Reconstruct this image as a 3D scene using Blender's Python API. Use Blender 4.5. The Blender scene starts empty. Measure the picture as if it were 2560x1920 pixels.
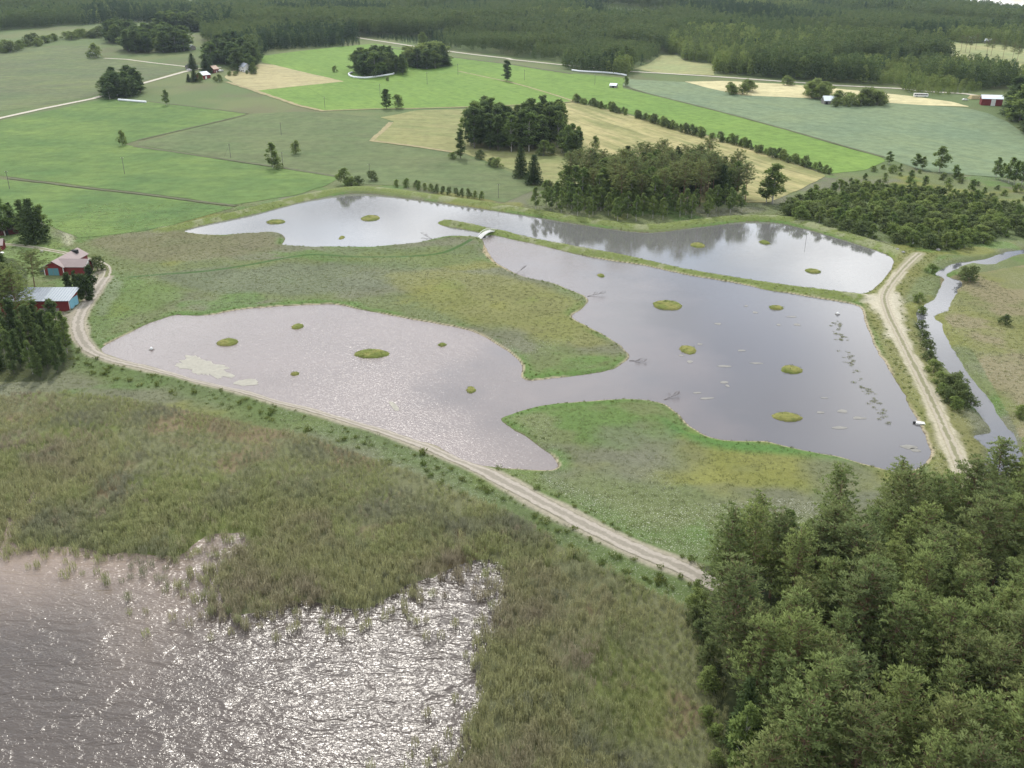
import bpy, math, random
import numpy as np
from mathutils import Vector
from mathutils.geometry import delaunay_2d_cdt

R = math.radians
rng = np.random.default_rng(11)
random.seed(11)
sc = bpy.context.scene
C = sc.collection

# ------------------------------------------------------------------ camera, sky, sun, exposure
CAM_H, FPX, HORIZ = 100.0, 2200.0, 945.0
PITCH = math.atan(HORIZ / FPX)
cam_d = bpy.data.cameras.new("camera")
cam_d.sensor_fit = 'HORIZONTAL'
cam_d.sensor_width = 36.0
cam_d.lens = 36.0 * FPX / 2560.0
cam_d.clip_start = 1.0
cam_d.clip_end = 20000.0
cam = bpy.data.objects.new("camera", cam_d)
C.objects.link(cam)
cam.location = (0, 0, CAM_H)
cam.rotation_euler = (R(90) - PITCH, 0, 0)
sc.camera = cam

SUN_AZ, SUN_EL = R(-11.5), R(45)
world = bpy.data.worlds.new("World")
sc.world = world
world.use_nodes = True
wn = world.node_tree
wn.nodes.clear()


def N(tree, typ, **kw):
    n = tree.nodes.new(typ)
    for k, v in kw.items():
        setattr(n, k, v)
    return n


def wire(tree, a, b):
    tree.links.new(a, b)


out = N(wn, 'ShaderNodeOutputWorld')
bg = N(wn, 'ShaderNodeBackground')
sky = N(wn, 'ShaderNodeTexSky')
sky.sky_type = 'NISHITA'
sky.sun_disc = False
sky.sun_elevation = SUN_EL
sky.sun_rotation = SUN_AZ
sky.altitude = 100
sky.air_density = 1.0
sky.dust_density = 1.5
bg.inputs[1].default_value = 0.14
tc = N(wn, 'ShaderNodeTexCoord')
sep = N(wn, 'ShaderNodeSeparateXYZ')
wire(wn, tc.outputs['Generated'], sep.inputs[0])
zc = N(wn, 'ShaderNodeMath', operation='MAXIMUM')
wire(wn, sep.outputs[2], zc.inputs[0])
zc.inputs[1].default_value = 0.0
za = N(wn, 'ShaderNodeMath', operation='ADD')
wire(wn, zc.outputs[0], za.inputs[0])
za.inputs[1].default_value = 0.12
dx = N(wn, 'ShaderNodeMath', operation='DIVIDE')
dy = N(wn, 'ShaderNodeMath', operation='DIVIDE')
wire(wn, sep.outputs[0], dx.inputs[0]); wire(wn, za.outputs[0], dx.inputs[1])
wire(wn, sep.outputs[1], dy.inputs[0]); wire(wn, za.outputs[0], dy.inputs[1])
cmb = N(wn, 'ShaderNodeCombineXYZ')
wire(wn, dx.outputs[0], cmb.inputs[0]); wire(wn, dy.outputs[0], cmb.inputs[1])
cl1 = N(wn, 'ShaderNodeTexNoise')
cl1.inputs['Scale'].default_value = 1.3
cl1.inputs['Detail'].default_value = 7
cl1.inputs['Roughness'].default_value = 0.55
wire(wn, cmb.outputs[0], cl1.inputs['Vector'])
clr = N(wn, 'ShaderNodeMapRange')
clr.inputs[1].default_value = 0.34
clr.inputs[2].default_value = 0.56
wire(wn, cl1.outputs[0], clr.inputs[0])
cl2 = N(wn, 'ShaderNodeTexNoise')
cl2.inputs['Scale'].default_value = 1.5
cl2.inputs['Detail'].default_value = 5
wire(wn, cmb.outputs[0], cl2.inputs['Vector'])
ccol = N(wn, 'ShaderNodeMixRGB')
ccol.inputs[1].default_value = (2.8, 2.9, 3.2, 1)
ccol.inputs[2].default_value = (14.0, 14.1, 14.2, 1)
ccr = N(wn, 'ShaderNodeMapRange')
ccr.inputs[1].default_value = 0.36
ccr.inputs[2].default_value = 0.64
wire(wn, cl2.outputs[0], ccr.inputs[0])
wire(wn, ccr.outputs[0], ccol.inputs[0])
cmx = N(wn, 'ShaderNodeMixRGB')
wire(wn, clr.outputs[0], cmx.inputs[0])
wire(wn, sky.outputs[0], cmx.inputs[1])
wire(wn, ccol.outputs[0], cmx.inputs[2])
wire(wn, cmx.outputs[0], bg.inputs[0])
wire(wn, bg.outputs[0], out.inputs[0])

sun_d = bpy.data.lights.new("sun", 'SUN')
sun_d.energy = 2.2
sun_d.angle = R(2.5)
sun_d.color = (1.0, 0.95, 0.87)
sun = bpy.data.objects.new("sun", sun_d)
C.objects.link(sun)
sdir = Vector((math.sin(SUN_AZ) * math.cos(SUN_EL), math.cos(SUN_AZ) * math.cos(SUN_EL), math.sin(SUN_EL)))
sun.rotation_euler = sdir.to_track_quat('Z', 'Y').to_euler()
sun.location = (0, 0, 300)

sc.view_settings.view_transform = 'Standard'
sc.view_settings.look = 'None'
sc.view_settings.exposure = 0.47
sc.view_settings.gamma = 1
sc.cycles.use_denoising = True
sc.cycles.denoiser = 'OPENIMAGEDENOISE'
sc.cycles.denoising_input_passes = 'RGB_ALBEDO_NORMAL'
sc.cycles.max_bounces = 6
sc.cycles.diffuse_bounces = 3
sc.cycles.transparent_max_bounces = 4
sc.cycles.volume_bounces = 0
sc.cycles.sample_clamp_indirect = 4.0
sc.cycles.sample_clamp_direct = 3.5

# ------------------------------------------------------------------ numeric helpers
SD = 1.15732                                    # survey sheet scale


def sm(a, b, x):
    t_ = np.clip((x - a) / (b - a), 0, 1)
    return t_ * t_ * (3 - 2 * t_)


def hash2(ix, iy, seed):
    n = (ix.astype(np.int64) * 374761393 + iy.astype(np.int64) * 668265263 + seed * 144665) & 0x7fffffff
    n = ((n ^ (n >> 13)) * 1274126177) & 0x7fffffff
    n = n ^ (n >> 16)
    return (n & 0xffff) / 65535.0


def vnoise(x, y, seed=0):
    ix, iy = np.floor(x), np.floor(y)
    fx, fy = x - ix, y - iy
    fx, fy = fx * fx * (3 - 2 * fx), fy * fy * (3 - 2 * fy)
    a, b = hash2(ix, iy, seed), hash2(ix + 1, iy, seed)
    c_, d_ = hash2(ix, iy + 1, seed), hash2(ix + 1, iy + 1, seed)
    return (a * (1 - fx) + b * fx) * (1 - fy) + (c_ * (1 - fx) + d_ * fx) * fy


def fbm(x, y, scale, octv=4, seed=0):
    r, amp, tot = 0, 1.0, 0
    fx, fy = np.asarray(x, float) / scale, np.asarray(y, float) / scale
    for o in range(octv):
        r = r + amp * vnoise(fx + 17.3 * o, fy - 9.1 * o, seed + o)
        tot += amp
        amp *= 0.5
        fx, fy = fx * 2.03, fy * 2.03
    return r / tot


def macro(X, Y):
    """large shape of the land: flat by the lake, rising to wooded hills"""
    X, Y = np.asarray(X, float), np.asarray(Y, float)
    q = (Y - 565) / 40.0
    ramp = np.where(q > 30, Y - 565, 40 * np.log1p(np.exp(np.clip(q, -40, 30))))
    z = 0.062 * ramp
    cap = np.interp(X / np.maximum(Y, 1), [-1, .36, .45, .534, 1], [190, 190, 90, 63, 56])
    k = 8.0
    w = np.clip((cap - z) / k, -40, 40)
    z = cap - k * np.log1p(np.exp(w))
    z = z + sm(900, 1500, Y) * 5 * np.sin(X / 190 + 1) * np.sin(Y / 260)
    return z


CP, SP = math.cos(PITCH), math.sin(PITCH)
TS = np.geomspace(80, 9000, 700)


def W(pts, z0=0.0):
    """survey points (picture grid of 2560 x 1920) to land coordinates"""
    pts = np.atleast_2d(np.asarray(pts, float))
    x = (pts[:, 0] - 1280) / FPX
    y = -(pts[:, 1] - 960) / FPX
    dY, dZ = CP + y * SP, -SP + y * CP
    X = x[:, None] * TS
    Y = dY[:, None] * TS
    Z = CAM_H + dZ[:, None] * TS
    g = Z - macro(X, Y) - z0
    below = g < 0
    k = np.where(below.any(1), below.argmax(1), len(TS) - 1)
    k = np.maximum(k, 1)
    i = np.arange(len(pts))
    g0, g1 = g[i, k - 1], g[i, k]
    w = np.clip(g0 / (g0 - g1 + 1e-9), 0, 1)
    t_ = TS[k - 1] * (1 - w) + TS[k] * w
    return np.stack([x * t_, dY * t_], 1)


def d(*a):
    return np.array(a, float).reshape(-1, 2) * SD


def t(c, r, *a):
    return np.array(a, float).reshape(-1, 2) / 3.4563 + np.array([c * 640, r * 480])


def cat(*a):
    return np.concatenate(a, 0)


def resample(P, step, closed=False):
    P = np.asarray(P, float)
    if closed:
        P = np.concatenate([P, P[:1]], 0)
    L = np.concatenate([[0], np.cumsum(np.hypot(*np.diff(P, axis=0).T))])
    n = max(2, int(L[-1] / step) + 1)
    s = np.linspace(0, L[-1], n)
    Q = np.stack([np.interp(s, L, P[:, 0]), np.interp(s, L, P[:, 1])], 1)
    return Q[:-1] if closed else Q


def chaikin(P, n=2, closed=True):
    P = np.asarray(P, float)
    for _ in range(n):
        if closed:
            Qn = np.roll(P, -1, 0)
            P = np.stack([.75 * P + .25 * Qn, .25 * P + .75 * Qn], 1).reshape(-1, 2)
        else:
            a, b = P[:-1], P[1:]
            M = np.stack([.75 * a + .25 * b, .25 * a + .75 * b], 1).reshape(-1, 2)
            P = np.concatenate([P[:1], M, P[-1:]], 0)
    return P


def inside(X, Y, poly):
    X, Y = np.asarray(X, float), np.asarray(Y, float)
    res = np.zeros(X.shape, bool)
    x0, y0 = poly.min(0); x1, y1 = poly.max(0)
    m = (X >= x0) & (X <= x1) & (Y >= y0) & (Y <= y1)
    if not m.any():
        return res
    px, py = X[m], Y[m]
    r = np.zeros(px.shape, bool)
    n = len(poly)
    for i in range(n):
        xa, ya = poly[i]; xb, yb = poly[(i + 1) % n]
        if ya == yb:
            continue
        c_ = ((ya > py) != (yb > py)) & (px < (xb - xa) * (py - ya) / (yb - ya) + xa)
        r ^= c_
    res[m] = r
    return res


def segdist(X, Y, P, closed, pad):
    """distance to a polyline, capped at pad"""
    D = np.full(X.shape, pad * pad, float)
    n = len(P)
    for i in range(n if closed else n - 1):
        xa, ya = P[i]; xb, yb = P[(i + 1) % n]
        m = (X > min(xa, xb) - pad) & (X < max(xa, xb) + pad) & (Y > min(ya, yb) - pad) & (Y < max(ya, yb) + pad)
        if not m.any():
            continue
        px, py = X[m], Y[m]
        vx, vy = xb - xa, yb - ya
        q = np.clip(((px - xa) * vx + (py - ya) * vy) / (vx * vx + vy * vy + 1e-9), 0, 1)
        D[m] = np.minimum(D[m], (px - xa - q * vx) ** 2 + (py - ya - q * vy) ** 2)
    return np.sqrt(D)


def sdf(X, Y, poly, pad=14.0):
    D = segdist(X, Y, poly, True, pad)
    return np.where(inside(X, Y, poly), -D, D)


# ------------------------------------------------------------------ outlines of the place
pondA = W(cat(
    t(0, 1, 1575, 340), d(420, 490, 500, 473, 560, 460, 640, 437, 700, 424, 750, 417, 790, 416, 830, 420, 900, 430, 960, 438,
      1020, 447, 1100, 459, 1170, 471, 1240, 483, 1300, 492, 1340, 498, 1400, 504, 1440, 500, 1480, 494, 1540, 487, 1590, 480,
      1630, 478, 1680, 481, 1720, 490, 1760, 500, 1800, 512, 1850, 527, 1890, 540, 1915, 550, 1930, 560, 1931, 570, 1920, 590,
      1900, 612, 1880, 630, 1860, 635, 1840, 634, 1780, 628, 1700, 618, 1640, 608, 1600, 602, 1500, 586, 1440, 573, 1380, 558,
      1330, 549, 1280, 540, 1200, 525, 1130, 511),
    t(1, 1, 2212, 350, 2050, 325, 1850, 275, 1610, 240, 1565, 262, 1580, 275, 1640, 298, 1780, 318, 1900, 342, 1950, 352,
      1945, 392, 1900, 388, 1800, 383, 1700, 380, 1620, 385, 1560, 400, 1480, 418, 1400, 438, 1300, 450, 1200, 458, 1100, 468, 1000, 477,
      900, 475, 760, 474, 640, 473, 500, 477, 400, 470, 300, 465, 232, 458, 235, 435, 250, 405, 245, 380, 210, 355, 150, 345, 90, 345, 0, 355),
    t(0, 1, 2212, 352, 2100, 357, 2000, 368, 1900, 374, 1760, 368, 1640, 352)))
pondB = W(cat(
    t(1, 1, 1960, 385, 1955, 405, 1965, 440, 2000, 500, 2030, 560, 2060, 600, 2130, 645, 2212, 685),
    t(2, 1, 60, 715, 130, 740, 250, 765, 340, 780, 450, 825, 560, 870, 640, 905, 660, 940, 640, 970, 600, 1010, 540, 1050, 518, 1075,
      540, 1105, 620, 1145, 700, 1185, 800, 1240, 900, 1300, 960, 1340, 1000, 1390, 1010, 1420, 1000, 1455, 950, 1490, 880, 1530, 800, 1550,
      700, 1570, 560, 1590, 400, 1605, 250, 1625, 150, 1635, 100, 1620, 75, 1600, 80, 1570, 95, 1540, 95, 1510, 70, 1470, 30, 1430),
    t(1, 1, 2212, 1410, 2150, 1360, 2050, 1300, 1950, 1240, 1850, 1195, 1700, 1165, 1500, 1125, 1300, 1095, 1150, 1065, 1050, 1045, 950, 1025,
      870, 1012, 780, 990, 720, 978, 640, 970, 500, 974, 350, 980, 200, 987, 0, 1003),
    t(0, 1, 2100, 1012, 1960, 1035, 1850, 1060, 1700, 1068, 1560, 1063, 1490, 1068, 1380, 1100, 1250, 1150, 1150, 1200, 1080, 1235, 980, 1285,
      920, 1315, 880, 1345, 873, 1370, 890, 1390, 950, 1415, 1050, 1445, 1150, 1470, 1280, 1500, 1400, 1540, 1550, 1580, 1650, 1610, 1740, 1640),
    t(1, 2, 0, 80, 160, 135, 300, 175, 480, 205, 640, 265, 780, 295, 900, 345, 1100, 390, 1250, 435, 1400, 490, 1550, 530, 1650, 580, 1760, 650,
      1850, 680, 1920, 700, 2050, 720, 2212, 730),
    t(2, 2, 150, 742, 260, 747, 350, 742, 395, 725, 405, 700, 380, 655, 330, 605, 260, 560, 180, 500, 100, 440, 0, 395),
    t(1, 2, 2130, 330, 2118, 300, 2150, 280, 2212, 258),
    t(2, 2, 100, 225, 250, 185, 400, 165, 560, 152, 700, 145, 850, 135, 1000, 128, 1100, 130, 1200, 145, 1290, 165, 1350, 190, 1410, 230, 1460, 280,
      1520, 350, 1600, 405, 1700, 455, 1800, 480, 1900, 492, 2000, 492, 2100, 488, 2212, 492),
    t(3, 2, 100, 525, 250, 560, 400, 590, 550, 615, 700, 655, 800, 685, 900, 715, 1005, 740, 1150, 770, 1290, 740, 1390, 660, 1415, 590, 1390, 540, 1350, 440,
      1320, 370, 1280, 300, 1240, 230, 1200, 150, 1180, 100, 1140, 20),
    t(3, 1, 1060, 1560, 1000, 1460, 940, 1380, 910, 1300, 870, 1200, 840, 1120, 820, 1050, 800, 1000, 780, 985, 720, 965, 600, 945, 450, 920, 300, 895,
      150, 870, 0, 850),
    t(2, 1, 2050, 810, 1900, 780, 1800, 765, 1700, 745, 1500, 715, 1300, 670, 1150, 635, 1000, 615, 800, 585, 600, 550, 400, 500, 200, 450, 0, 410),
    t(1, 1, 2100, 380, 2030, 366)))
stream = W(t(3, 1, 2330, 470, 2212, 495, 2120, 505, 2050, 520, 1980, 540, 1900, 575, 1830, 582, 1780, 592, 1700, 602, 1625, 612, 1560, 640, 1500, 670, 1455, 700,
             1480, 725, 1530, 735, 1540, 750, 1510, 800, 1500, 860, 1450, 920, 1380, 960, 1330, 1010, 1300, 1030, 1310, 1090, 1320, 1150, 1350, 1220,
             1380, 1290, 1400, 1350, 1430, 1400, 1500, 1450, 1560, 1520, 1620, 1580, 1700, 1640, 1735, 1700, 1745, 1770, 1780, 1840, 1850, 1910, 1900, 1970,
             1940, 2040, 1945, 2080, 1880, 2095, 1770, 2100, 1850, 2150, 1950, 2250, 1850, 2400, 1950, 2500, 2200, 2300, 2110, 2120, 2080, 2060, 2030, 2000,
             1980, 1940, 1950, 1880, 1900, 1810, 1850, 1730, 1780, 1650, 1720, 1570, 1660, 1490, 1620, 1410, 1570, 1330, 1530, 1260, 1500, 1180, 1480, 1120,
             1420, 1090, 1420, 1050, 1500, 1030, 1560, 1000, 1580, 920, 1620, 850, 1660, 800, 1650, 755, 1575, 740, 1520, 715, 1540, 690, 1600, 660, 1650, 637,
             1690, 622, 1780, 606, 1830, 625, 1920, 625, 1990, 600, 2050, 570, 2120, 540, 2212, 520, 2330, 500), 0.0)
lake_px = d(0, 1168, 10, 1130, 35, 1100, 70, 1065, 100, 1040, 80, 1075, 40, 1115, 25, 1160,
            60, 1163, 130, 1182, 200, 1177, 300, 1192, 400, 1203, 430, 1168, 470, 1152, 525, 1150, 528, 1175, 495, 1215, 455, 1272,
            470, 1305, 560, 1325, 650, 1280, 700, 1300, 760, 1305, 830, 1295, 900, 1270, 980, 1230, 1050, 1207, 1098, 1230, 1080, 1300, 1050, 1400,
            1030, 1520, 1000, 1659)
lake = cat(np.array([[-900, 130.], [-260, 178.]]), W(d(-150, 1160)), W(lake_px), np.array([[-28, 70.], [-30, 0.], [10, -150.], [20, -500.], [-900, -500.]]))

pondA = chaikin(pondA, 1); pondB = chaikin(pondB, 1); stream = chaikin(stream, 1); lake_s = chaikin(lake, 2)

isl = []                                        # (centre, half width, half depth on the ground)
for (u, v, w, h) in [(596, 479, 44, 9), (800, 471, 42, 13), (738, 513, 15, 9), (1507, 530, 34, 12), (1652, 524, 24, 9), (1757, 586, 36, 11),
                     (492, 740, 48, 17), (642, 706, 28, 13), (804, 764, 80, 20), (955, 745, 22, 9), (637, 808, 20, 9), (1016, 843, 25, 18),
                     (1298, 595, 20, 9), (1441, 660, 66, 21), (1485, 755, 40, 20), (1677, 665, 32, 10), (1710, 799, 52, 20), (1700, 901, 64, 21)]:
    a = W(d(u - w / 2, v, u + w / 2, v, u, v - h / 2, u, v + h / 2))
    isl.append(((a[0] + a[1]) / 2, abs(a[1][0] - a[0][0]) / 2, abs(a[2][1] - a[3][1]) / 2))

main_road = chaikin(W(d(1560, 1285, 1480, 1238, 1400, 1210, 1300, 1163, 1200, 1110, 1100, 1056, 1000, 1003, 900, 962, 800, 927, 700, 897, 600, 871, 500, 843,
                        400, 818, 300, 795, 235, 781, 195, 762, 174, 735, 168, 705, 177, 680, 196, 652, 215, 625, 229, 603)), 2, False)
yard_track = chaikin(W(d(229, 603, 234, 590, 232, 580, 220, 572, 190, 563, 150, 552, 100, 542, 50, 534, 0, 530, -60, 528)), 2, False)
dike_road = chaikin(W(d(2090, 1060, 2060, 985, 2035, 925, 2010, 870, 1985, 820, 1960, 770, 1940, 730, 1920, 690, 1908, 658, 1910, 640, 1922, 620, 1940, 597,
                        1965, 570, 1985, 553)), 2, False)
dike_line = [chaikin(W(cat(t(1, 1, 1575, 268, 1700, 280, 1900, 315, 2212, 372), d(1200, 532, 1300, 552, 1400, 572, 1500, 593, 1600, 610, 1700, 627, 1800, 640, 1890, 650))), 1, False),
             chaikin(W(d(350, 500, 420, 486, 500, 468, 600, 443, 700, 418, 760, 409, 830, 412, 960, 431, 1100, 451, 1240, 475, 1340, 489, 1400, 495, 1480, 486, 1590, 472, 1700, 474,
                         1760, 490, 1850, 517, 1930, 545, 1950, 560)), 1, False)]
foot_path = chaikin(W(cat(t(0, 1, 1130, 745, 1400, 720, 1700, 705, 1900, 680, 2212, 630), t(1, 1, 200, 590, 380, 560, 500, 548, 650, 558, 820, 570, 1200, 570, 1400, 562, 1600, 540, 1720, 495, 1860, 420))), 1, False)

# ------------------------------------------------------------------ ground sheet
dxs = 0.6
gx = np.concatenate([-np.geomspace(820, 7000, 26)[::-1], np.arange(-800, -300, 7.0), np.arange(-300, 300.01, dxs), np.arange(307, 801, 7.0), np.geomspace(820, 7000, 26)])
ys = [90.0]
while ys[-1] < 530:
    ys.append(ys[-1] + 0.42 + 0.9 * (ys[-1] - 90) / 440)
while ys[-1] < 7000:
    ys.append(ys[-1] + max(1.5, (ys[-1] - 500) * 0.035))
gy = np.concatenate([np.linspace(-600, 60, 12), np.linspace(66, 89, 14), ys])
GX, GY = np.meshgrid(gx, gy)
nr, nc = GX.shape
X, Y = GX.ravel(), GY.ravel()
M0 = macro(X, Y)
near = (np.abs(X) < 320) & (Y > 60) & (Y < 560)
xn, yn = X[near], Y[near]
wob = (fbm(xn, yn, 5.0, 3, 5) - .5)
sdA = sdf(xn, yn, pondA) + wob * 0.9
sdB = sdf(xn, yn, pondB) + wob * 0.9
sdS = sdf(xn, yn, stream) + wob * 1.6 - .7
sdL = sdf(xn, yn, lake_s, 40) + (fbm(xn, yn, 9, 3, 8) - .5) * 7
dRoad = segdist(xn, yn, main_road, False, 16)
dYard = segdist(xn, yn, yard_track, False, 12)
dDike = np.minimum(segdist(xn, yn, dike_line[0], False, 14), segdist(xn, yn, dike_line[1], False, 14))
dDR = segdist(xn, yn, dike_road, False, 16)
dFoot = segdist(xn, yn, foot_path, False, 6)
base = 0.55 + (fbm(xn, yn, 28, 4, 2) - .5) * 0.5 + (fbm(xn, yn, 2.2, 2, 3) - .5) * 0.16
lakeside = sm(30, 2, sdL)                       # low marsh near the lake
base = base * (1 - lakeside) + (-0.05 + (fbm(xn, yn, 6, 3, 9) - .5) * .25) * lakeside
ridge = 1.25 * (1 - sm(1.2, 5.5, dDike)) + (fbm(xn, yn, 3, 3, 4) - .5) * .35 * (1 - sm(3, 6, dDike))
z = base + np.maximum(ridge, 0)
rd = np.minimum(dRoad, dDR)
z = z * sm(2.6, 7.0, rd) + 1.15 * (1 - sm(2.6, 7.0, rd))
yk = sm(1.6, 4.0, dYard)
z = z * yk + 0.75 * (1 - yk)
z = z + macro(xn, yn)


def bank(z, sd, slope, depth):
    o = np.minimum(z, np.maximum(sd, 0) * slope)
    return np.where(sd > 0, o, np.maximum(-depth, sd * 0.3))


z = bank(z, sdA, 0.42, 1.2)
z = bank(z, sdB, 0.34, 1.2)
z = np.where(sdS > 0, np.minimum(z, -0.35 + sdS * 0.55), np.maximum(-1.4, -0.35 + sdS * .4))
z = np.where(sdL > 0, np.minimum(z, -0.3 + sdL * 0.12), np.maximum(-1.6, -0.3 + sdL * .15))
dIsl = np.full(xn.shape, 9.0)
for (c_, a, b) in isl:
    m = (np.abs(xn - c_[0]) < a + 4) & (np.abs(yn - c_[1]) < b + 4)
    e = np.sqrt(((xn[m] - c_[0]) / a) ** 2 + ((yn[m] - c_[1]) / b) ** 2)
    s_ = (e - 1) * min(a, b) + wob[m] * 1.1
    dIsl[m] = np.minimum(dIsl[m], s_)
z = np.where(dIsl < 0, np.maximum(z, np.minimum(0.65, -dIsl * 0.55)), z)
Z = M0 + 0.5 + (fbm(X, Y, 60, 3, 21) - .5) * 0.5
Z = np.where(Y < 66, -1.6, Z)
Z[near] = z
farlake = (~near) & (Y < 140) & (X < -200)
Z[farlake] = -1.5
ZG = Z.reshape(nr, nc)


def Hgt(x, y):
    x, y = np.atleast_1d(np.asarray(x, float)), np.atleast_1d(np.asarray(y, float))
    j = np.clip(np.searchsorted(gx, x) - 1, 0, nc - 2)
    i = np.clip(np.searchsorted(gy, y) - 1, 0, nr - 2)
    u = np.clip((x - gx[j]) / (gx[j + 1] - gx[j]), 0, 1)
    v = np.clip((y - gy[i]) / (gy[i + 1] - gy[i]), 0, 1)
    return (ZG[i, j] * (1 - u) + ZG[i, j + 1] * u) * (1 - v) + (ZG[i + 1, j] * (1 - u) + ZG[i + 1, j + 1] * u) * v


# ground cover colours (plain material colours of plants, sand and soil)
def mixc(Cc, col, w):
    return Cc * (1 - w[:, None]) + np.array(col)[None, :] * w[:, None]


OLIVE, MAUVE, YELLOW, LUSH, STRAW = (.118, .142, .060), (.130, .134, .088), (.165, .172, .046), (.088, .155, .040), (.24, .21, .10)
Cg = np.tile(np.array([.104, .142, .058]), (len(X), 1))
nfar = fbm(X, Y, 70, 4, 31)
Cg = mixc(Cg, (.150, .165, .075), sm(.45, .65, nfar) * .6)
Cg = mixc(Cg, (.125, .115, .070), sm(.55, .72, fbm(X, Y, 45, 4, 33)) * .5)
Cn = np.tile(np.array(OLIVE), (len(xn), 1))
n1, n2, n3, n4 = fbm(xn, yn, 38, 4, 41), fbm(xn, yn, 30, 4, 43), fbm(xn, yn, 22, 4, 45), fbm(xn, yn, 9, 3, 47)
Cn = mixc(Cn, MAUVE, sm(.48, .62, n1) * .85)
Cn = mixc(Cn, YELLOW, sm(.55, .68, n2) * .75)
Cn = mixc(Cn, LUSH, sm(.60, .72, n3) * .7)


def patch(poly_px, col, wgt, soft=7.0):
    global Cn
    Pp = chaikin(W(poly_px), 2)
    sdp = sdf(xn, yn, Pp, soft * 1.6) + (fbm(xn, yn, 12, 3, 77) - .5) * soft * 1.6
    Cn = mixc(Cn, col, sm(soft * .6, -soft * .6, sdp) * wgt)


patch(d(170, 515, 350, 500, 600, 505, 620, 535, 420, 575, 250, 560), (.135, .128, .074), .8)
patch(d(330, 590, 600, 575, 900, 560, 900, 620, 650, 645, 400, 630), (.112, .128, .082), .75)
patch(d(800, 600, 1000, 580, 1250, 640, 1340, 760, 1180, 740, 1000, 690), (.160, .165, .052), .7)
patch(d(700, 530, 900, 540, 1040, 525, 1050, 560, 950, 590, 700, 570), (.100, .138, .054), .7)
patch(d(1470, 1015, 1600, 990, 1760, 1000, 1760, 1050, 1600, 1065, 1490, 1060), (.168, .172, .048), .55, 12)
patch(d(1420, 900, 1470, 925, 1560, 955, 1720, 965, 1880, 1005, 1700, 985, 1560, 975, 1460, 945), (.070, .150, .040), .9, 4)
patch(d(1330, 925, 1450, 945, 1500, 990, 1450, 1060, 1330, 1050, 1300, 985), (.122, .124, .090), .7, 12)
patch(d(1740, 990, 1890, 1010, 1860, 1080, 1760, 1070), (.118, .132, .098), .6, 10)
patch(d(1060, 1020, 1180, 1070, 1300, 1130, 1430, 1195, 1400, 1200, 1250, 1130, 1120, 1075), (.085, .150, .042), .8, 4)
patch(d(240, 640, 300, 600, 420, 640, 320, 670, 215, 730, 185, 720), (.110, .165, .050), .7)
patch(d(225, 600, 255, 605, 262, 640, 235, 660, 215, 690, 215, 660), (.29, .29, .25), .75, 3)
patch(d(-60, 470, 60, 480, 130, 508, 150, 545, 110, 600, 40, 610, -60, 600), (.128, .185, .060), .85)
patch(d(130, 495, 165, 500, 160, 535, 135, 535), (.38, .37, .27), .6, 3)
Cn = Cn * (0.86 + 0.28 * n4)[:, None]
# lush / flowering banks along the water
Cn = mixc(Cn, LUSH, (1 - sm(1.0, 5.0, np.minimum(sdA, sdB))) * sm(.42, .6, n3) * .8)
dk = 1 - sm(3.5, 6.5, dDike)
Cn = mixc(Cn, (.130, .165, .042), dk * .9)
Cn = mixc(Cn, (.22, .23, .13), dk * sm(.52, .64, fbm(xn, yn, 7, 3, 51)) * .7)
drk = 1 - sm(5.5, 9, dDR)
Cn = mixc(Cn, (.155, .155, .055), drk * .8)
Cn = mixc(Cn, (.30, .28, .20), (1 - sm(1.8, 3.4, dDR + (fbm(xn, yn, 6, 3, 53) - .5) * 3)) * .6)
mrk = 1 - sm(6, 14, dRoad + (n4 - .5) * 6)
Cn = mixc(Cn, (.092, .132, .046), mrk * .75)
Cn = mixc(Cn, (.30, .27, .21), (1 - sm(2.2, 3.6, dRoad + (n4 - .5) * 2.0)) * .9)
# lakeside marsh
mars = sm(34, 20, sdL) * (dRoad > 4) * (inside(xn, yn, cat(W(d(-300, 860, 100, 858, 250, 880, 400, 905, 520, 930, 650, 950, 760, 985, 880, 1030, 1000, 1085, 1080, 1120, 1150, 1155,
                                                                   1250, 1210, 1330, 1245, 1420, 1290, 1520, 1330, 1560, 1500, 1580, 1700)), np.array([[60, -400.], [-900, -400.], [-900, 150.]]))))
reed_poly = cat(W(d(-300, 862, 0, 862, 100, 850, 250, 862, 400, 888, 520, 918, 650, 942, 760, 980, 880, 1020, 1000, 1070, 1080, 1108, 1150, 1146,
                    1250, 1203, 1330, 1243, 1420, 1288, 1510, 1335, 1552, 1450, 1578, 1560, 1600, 1700)), np.array([[55, -60.], [-900, -60.], [-900, 165.]]))
mars = inside(xn, yn, reed_poly).astype(float)
mcol = np.tile(np.array([.135, .142, .075]), (len(xn), 1))
mcol = mixc(mcol, (.16, .125, .075), sm(.55, .68, fbm(xn, yn, 13, 4, 61)) * .8)
mcol = mixc(mcol, (.11, .135, .04), sm(.55, .7, fbm(xn, yn, 17, 3, 63)) * .8)
Cn = Cn * (1 - mars[:, None]) + mcol * mars[:, None]
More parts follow.
